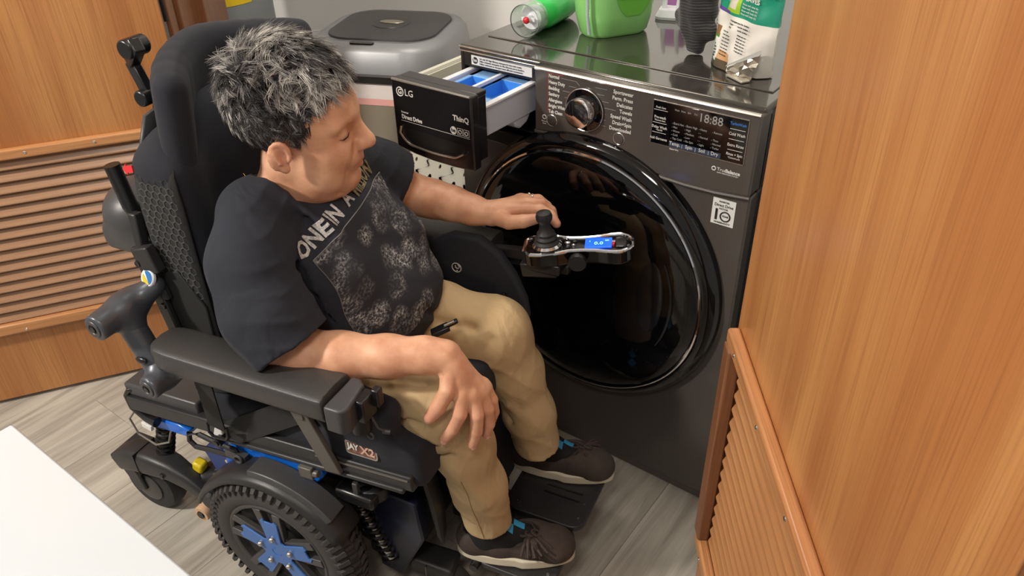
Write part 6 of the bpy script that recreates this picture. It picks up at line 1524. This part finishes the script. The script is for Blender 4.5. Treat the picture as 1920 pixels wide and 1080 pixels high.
# ---- socks and shoes
def foot(h_, t_, z0, an, nm, bow):
    h_ = Vector(h_); t_ = Vector(t_); d = (t_-h_).normalized(); L_ = (t_-h_).length; sd_ = Vector((-d.y, d.x, 0))
    def F(a, b_, z): return tuple(Vector((h_.x, h_.y, 0))+d*a+sd_*b_+Vector((0, 0, z0+z)))
    lo = np.array([min(h_.x, t_.x)-0.06, min(h_.y, t_.y)-0.07, z0-0.01]); hi = np.array([max(h_.x, t_.x)+0.06, max(h_.y, t_.y)+0.07, z0+0.20])
    # sock
    q = SDF(lo, hi, 0.003)
    q.chain([an, F(0.062, 0, 0.070), F(0.055, 0, 0.040)], [0.033, 0.034, 0.032], 0.02)
    q.chain([F(0.045, 0, 0.045), F(0.10, 0, 0.052), F(0.15, 0, 0.036), F(0.19, 0, 0.030)], [0.030, 0.030, 0.026, 0.022], 0.02)
    sk = q.mesh(nm+'_sock' if False else 'sock', 'sock', body, org=PO, smooth_it=2)
    bvk = BVHTree.FromPolygons([v.co.copy()+Vector(PO) for v in sk.data.vertices], [tuple(p.vertices) for p in sk.data.polygons])
    for a, b_ in bow['checks']:
        g = MB(); n_ = 4; W_ = 0.0175; ok = True
        for j in range(n_+1):
            for i in range(n_+1):
                aa = a+W_*(i/n_-0.5)*1.25; bb = b_+W_*(j/n_-0.5)
                P_ = Vector(F(aa, bb, 0.15)); hh_ = bvk.ray_cast(P_, Vector((0, 0, -1)))
                if hh_[0] is None: ok = False; g.v.append(tuple(P_)); continue
                g.v.append(tuple(hh_[0]+hh_[1]*0.0008))
        for j in range(n_):
            for i in range(n_): k = j*(n_+1)+i; g.f.append((k, k+1, k+n_+2, k+n_+1))
        if ok: BP(g, 'sock_check', 'cyan', sk)
    # shoe upper
    q = SDF(lo, hi, 0.003)
    q.chain([F(0.034, 0, 0.036), F(0.090, 0, 0.032), F(0.150, 0.002, 0.030), F(0.195, 0.002, 0.028)], [0.036, 0.036, 0.038, 0.037], 0.02)
    q.ell(F(0.200, 0.001, 0.026), (0.040, 0.040, 0.026), None, 0.02); q.ell(F(0.036, 0, 0.046), (0.034, 0.031, 0.030), None, 0.02)
    q.ell(F(0.155, 0.001, 0.044), (0.045, 0.034, 0.024), None, 0.02)
    q.ell(F(0.086, 0, 0.086), (0.082, 0.0335, 0.060), Euler((0, R_(12), math.atan2(d.y, d.x))), 0.004, sub=True)
    q.g = np.maximum(q.g, (z0+0.016)-(q.lo[2]+q.vox*np.arange(q.n[2], dtype=np.float32))[None, None, :])
    # flatten towards the sole so the top stays low at the toe
    sh = q.mesh('shoe', 'shoe', body, org=PO, smooth_it=2)
    ol = []
    for i in range(48):
        a = 2*PI*i/48; ca_, sa_ = math.cos(a), math.sin(a)
        w_ = 0.0405 if ca_ > 0 else 0.036
        ol.append((0.119+0.122*ca_, (w_+0.0035)*math.copysign(abs(sa_)**0.72, sa_)*(1-0.07*math.cos(2*a+0.3))))
    Mx = Matrix((d, sd_, Vector((0, 0, 1)))).transposed().to_4x4(); Mx.translation = Vector((h_.x, h_.y, z0+0.001))
    BP(MB().prism(ol, 0.025, Mx), 'sole', 'sole', sh, bev=0.004, seg=3)
    # apron stitching and knotted bow / tassel
    ap_ = [Vector(F(0.128, -0.030, 0.052)), Vector(F(0.150, -0.018, 0.066)), Vector(F(0.160, 0.0, 0.0695)), Vector(F(0.150, 0.018, 0.066)), Vector(F(0.128, 0.030, 0.052))]
    BP(MB().tube(ap_, 0.0022, 6), 'vamp_edge', 'shoe', sh)
    bw_ = MB()
    kx = Vector(F(*bow['at']))
    for k in range(bow['n']):
        a = bow['a0']+k*0.32; 
        q1 = kx+d*0.018*math.cos(a)+sd_*0.018*math.sin(a)+Vector((0, 0, 0.006*math.sin(k*1.7))); q2 = kx+d*bow['len']*math.cos(a*0.9)+sd_*bow['len']*math.sin(a*0.9)+Vector((0, 0, -0.010+bow['dz']))
        bw_.tube([kx, q1, q2], [0.005, 0.0045, 0.002], 7)
    for k in range(3): bw_.torus(kx+Vector((0, 0, 0.003*k))+d*0.012*(k-1), 0.010, 0.0028, (0.3*k-0.3, 0.5, 1), 20, 7)
    for k in range(5): bw_.tube([kx-sd_*0.004, kx-sd_*(0.016+0.002*k)+d*(0.004*k-0.004)+Vector((0, 0, 0.002)), kx-sd_*(0.036+0.002*(k % 2))+d*(0.007*k-0.006)+Vector((0, 0, -0.026))], [0.0045, 0.0052, 0.0026], 7)
    BP(bw_, 'shoe_bow', mat('bow_suede', (66, 54, 48), 0.8, bump=0.4, bscale=300), sh)
    return sh
foot((0.252, -0.568, 0), (0.478, -0.488, 0), 0.118, (0.320, -0.552, 0.205), 'right', dict(checks=[(0.126, 0.006), (0.104, -0.0115), (0.126, -0.029)], at=(0.150, -0.010, 0.066), n=6, a0=-2.1, len=0.050, dz=0.0))
foot((0.252, -0.312, 0), (0.490, -0.268, 0), 0.134, (0.332, -0.336, 0.240), 'left', dict(checks=[(0.134, 0.010), (0.112, -0.0075), (0.134, -0.025)], at=(0.165, 0.010, 0.066), n=4, a0=0.2, len=0.040, dz=0.006))

# ---- hair: dark cap, then thousands of short locks in black, grey and white
def scalp(dv, r=1.0):
    """point on the skull surface in direction dv (head frame)"""
    c_ = np.array((-0.010, 0, 0.055)); rr_ = np.array((0.100, 0.079, 0.086))*r
    return c_+dv*rr_
def hairy(p):
    x, y, z = p; ay = abs(y)
    if x > 0.062: return z > 0.094-0.10*max(0, 0.030-ay)*0.3
    if x > 0.030: return z > 0.040+(x-0.028)*1.6-0.25*max(0, ay-0.055)
    if x > -0.004 and ay > 0.04: return z > (0.004 if x > 0.014 else 0.030)
    if x > -0.030 and ay > 0.04: return z > 0.034-(-0.002-x)*1.6
    return z > -0.045
rng = np.random.default_rng(5)
cols = np.array([lin((26, 25, 27))[:3], lin((48, 46, 47))[:3], lin((96, 93, 92))[:3], lin((150, 146, 141))[:3], lin((205, 200, 192))[:3]])
V_ = []; F_ = []; Cc = []
nst = 0; tries = 0
swirl = np.array((-0.055, 0.0, 0.13))
while nst < 1900 and tries < 20000:
    tries += 1
    dv = rng.normal(size=3); dv /= np.linalg.norm(dv)
    p = scalp(dv, 0.985)
    if p[2] < -0.052 or not hairy(p): continue
    nrm_ = dv/np.array((0.100, 0.079, 0.086)); nrm_ /= np.linalg.norm(nrm_)
    top = min(1.0, max(0.0, (p[2]-0.055)/0.06))
    comb = np.array((0.75, -0.15, 0.0))*top+np.array((0.30, 0, -0.95))*(1-top) if p[0] > -0.05 else np.array((0.15, 0.0, -0.9))*(1-top)+np.array((0.3, 0, 0.35))*top
    wave = np.array((math.sin(38*p[1]+22*p[0]), math.sin(41*p[0]+30*p[2]), math.sin(50*p[2]+20*p[1])))*0.45*(0.4+0.6*top)
    comb = comb+wave+rng.normal(size=3)*0.30; comb -= nrm_*comb.dot(nrm_); comb /= (np.linalg.norm(comb)+1e-6)
    sdv = np.cross(nrm_, comb)
    Lc = (0.0115+0.0105*top)*(0.7+0.6*rng.random()); upc = 0.42+0.45*top+0.15*rng.random()
    curl = rng.normal()*0.55
    patch = math.sin(48*p[0]+3)*math.sin(52*p[1]+1)+0.7*math.sin(66*p[2]+20*p[0]); gc = rng.random()*0.75+0.20*patch+0.06*top
    rad = 0.0040+0.0022*rng.random()
    for q_ in range(11):
        off = rng.normal(size=2)*rad*0.6; p0_ = p+sdv*off[0]+comb*off[1]
        Ls = Lc*(0.8+0.35*rng.random()); w_ = 0.00045+0.00045*rng.random(); g_ = gc+0.32*(rng.random()-0.5)
        ci = 0 if g_ < 0.24 else 1 if g_ < 0.52 else 2 if g_ < 0.76 else 3 if g_ < 0.94 else 4
        dj = rng.normal(size=3)*0.10
        k0 = len(V_); nseg = 4
        for i in range(nseg+1):
            t_ = i/nseg
            q = p0_+nrm_*Ls*(upc*t_-0.42*upc*t_*t_)+(comb+dj)*Ls*(0.25*t_+0.85*t_*t_)+sdv*Ls*curl*t_*t_-(sdv*off[0]+comb*off[1])*0.75*t_*t_
            ww = w_*(1-0.85*t_**1.5)
            V_.append(H(q+sdv*ww)); V_.append(H(q-sdv*ww)); V_.append(H(q+nrm_*ww*0.9)); Cc += [max(0, min(4, ci+(1 if (i >= 3 and top > 0.4 and g_ > 0.35) else -1 if i == 0 else 0)))]*3
        for i in range(nseg):
            a = k0+3*i
            for j in range(3): F_.append((a+j, a+(j+1) % 3, a+3+(j+1) % 3, a+3+j))
    nst += 1
hair = MB(); hair.v = V_; hair.f = F_
hmat = bpy.data.materials.new('grey_hair'); hmat.use_nodes = True; nt = hmat.node_tree; b = nt.nodes['Principled BSDF']; b.inputs['Roughness'].default_value = 0.5
a_ = nt.nodes.new('ShaderNodeAttribute'); a_.attribute_name = 'tone'; nt.links.new(a_.outputs['Color'], b.inputs['Base Color'])
ho = BP(hair, 'hair', hmat, ang=80)
if len(ho.data.vertices) == len(Cc):
    ca = ho.data.color_attributes.new('tone', 'FLOAT_COLOR', 'POINT'); buf = np.ones((len(Cc), 4), np.float32); buf[:, :3] = cols[np.array(Cc)]; ca.data.foreach_set('color', buf.ravel())
# under-layer that keeps the scalp dark
cap_ = MB(); nu_, nv_ = 72, 40; idx = {}
for j in range(nv_+1):
    th = PI*j/nv_
    for i in range(nu_):
        ph = 2*PI*i/nu_; dv = np.array((math.sin(th)*math.cos(ph), math.sin(th)*math.sin(ph), math.cos(th)))
        p = scalp(dv, 1.0)
        idx[(i, j)] = (len(cap_.v), hairy(p) and p[2] > -0.046)
        cap_.v.append(H(scalp(dv, 1.004+0.006*math.sin(9*ph+7*th))))
for j in range(nv_):
    for i in range(nu_):
        q = [idx[(i, j)], idx[((i+1) % nu_, j)], idx[((i+1) % nu_, j+1)], idx[(i, j+1)]]
        if all(k[1] for k in q): cap_.f.append(tuple(k[0] for k in q))
BP(cap_, 'hair_underlayer', mat('dark_grey_roots', (50, 47, 46), 0.75, var=0.3, vscale=160), ho, ang=80)
# eyebrows and lashes
brow = MB()
for sy in (-1, 1):
    for k in range(110):
        u = rng.random(); p = np.array((0.0915-0.0125*u*u-0.002, sy*(0.012+0.034*u), 0.0435+0.004*math.sin(u*PI)+rng.normal()*0.0014))
        q = p+np.array((-0.002, sy*0.005, 0.0012*rng.normal()))
        brow.tube([H(p+np.array((0.001, 0, 0))), H((p+q)/2+np.array((0.0026, 0, 0))), H(q+np.array((0.001, 0, 0)))], [0.0005, 0.0005, 0.0002], 3)
BP(brow, 'eyebrows', mat('brow_hair', (52, 38, 34), 0.8))
ls = MB()
for sy in (-1, 1): ls.tube([H((0.0885, sy*0.0205, 0.0195)), H((0.0885, sy*0.030, 0.0172)), H((0.0850, sy*0.039, 0.0172)), H((0.0785, sy*0.0455, 0.0195))], [0.0004, 0.0011, 0.0011, 0.0004], 5)
BP(ls, 'eyelashes', mat('lash', (40, 30, 28), 0.7))
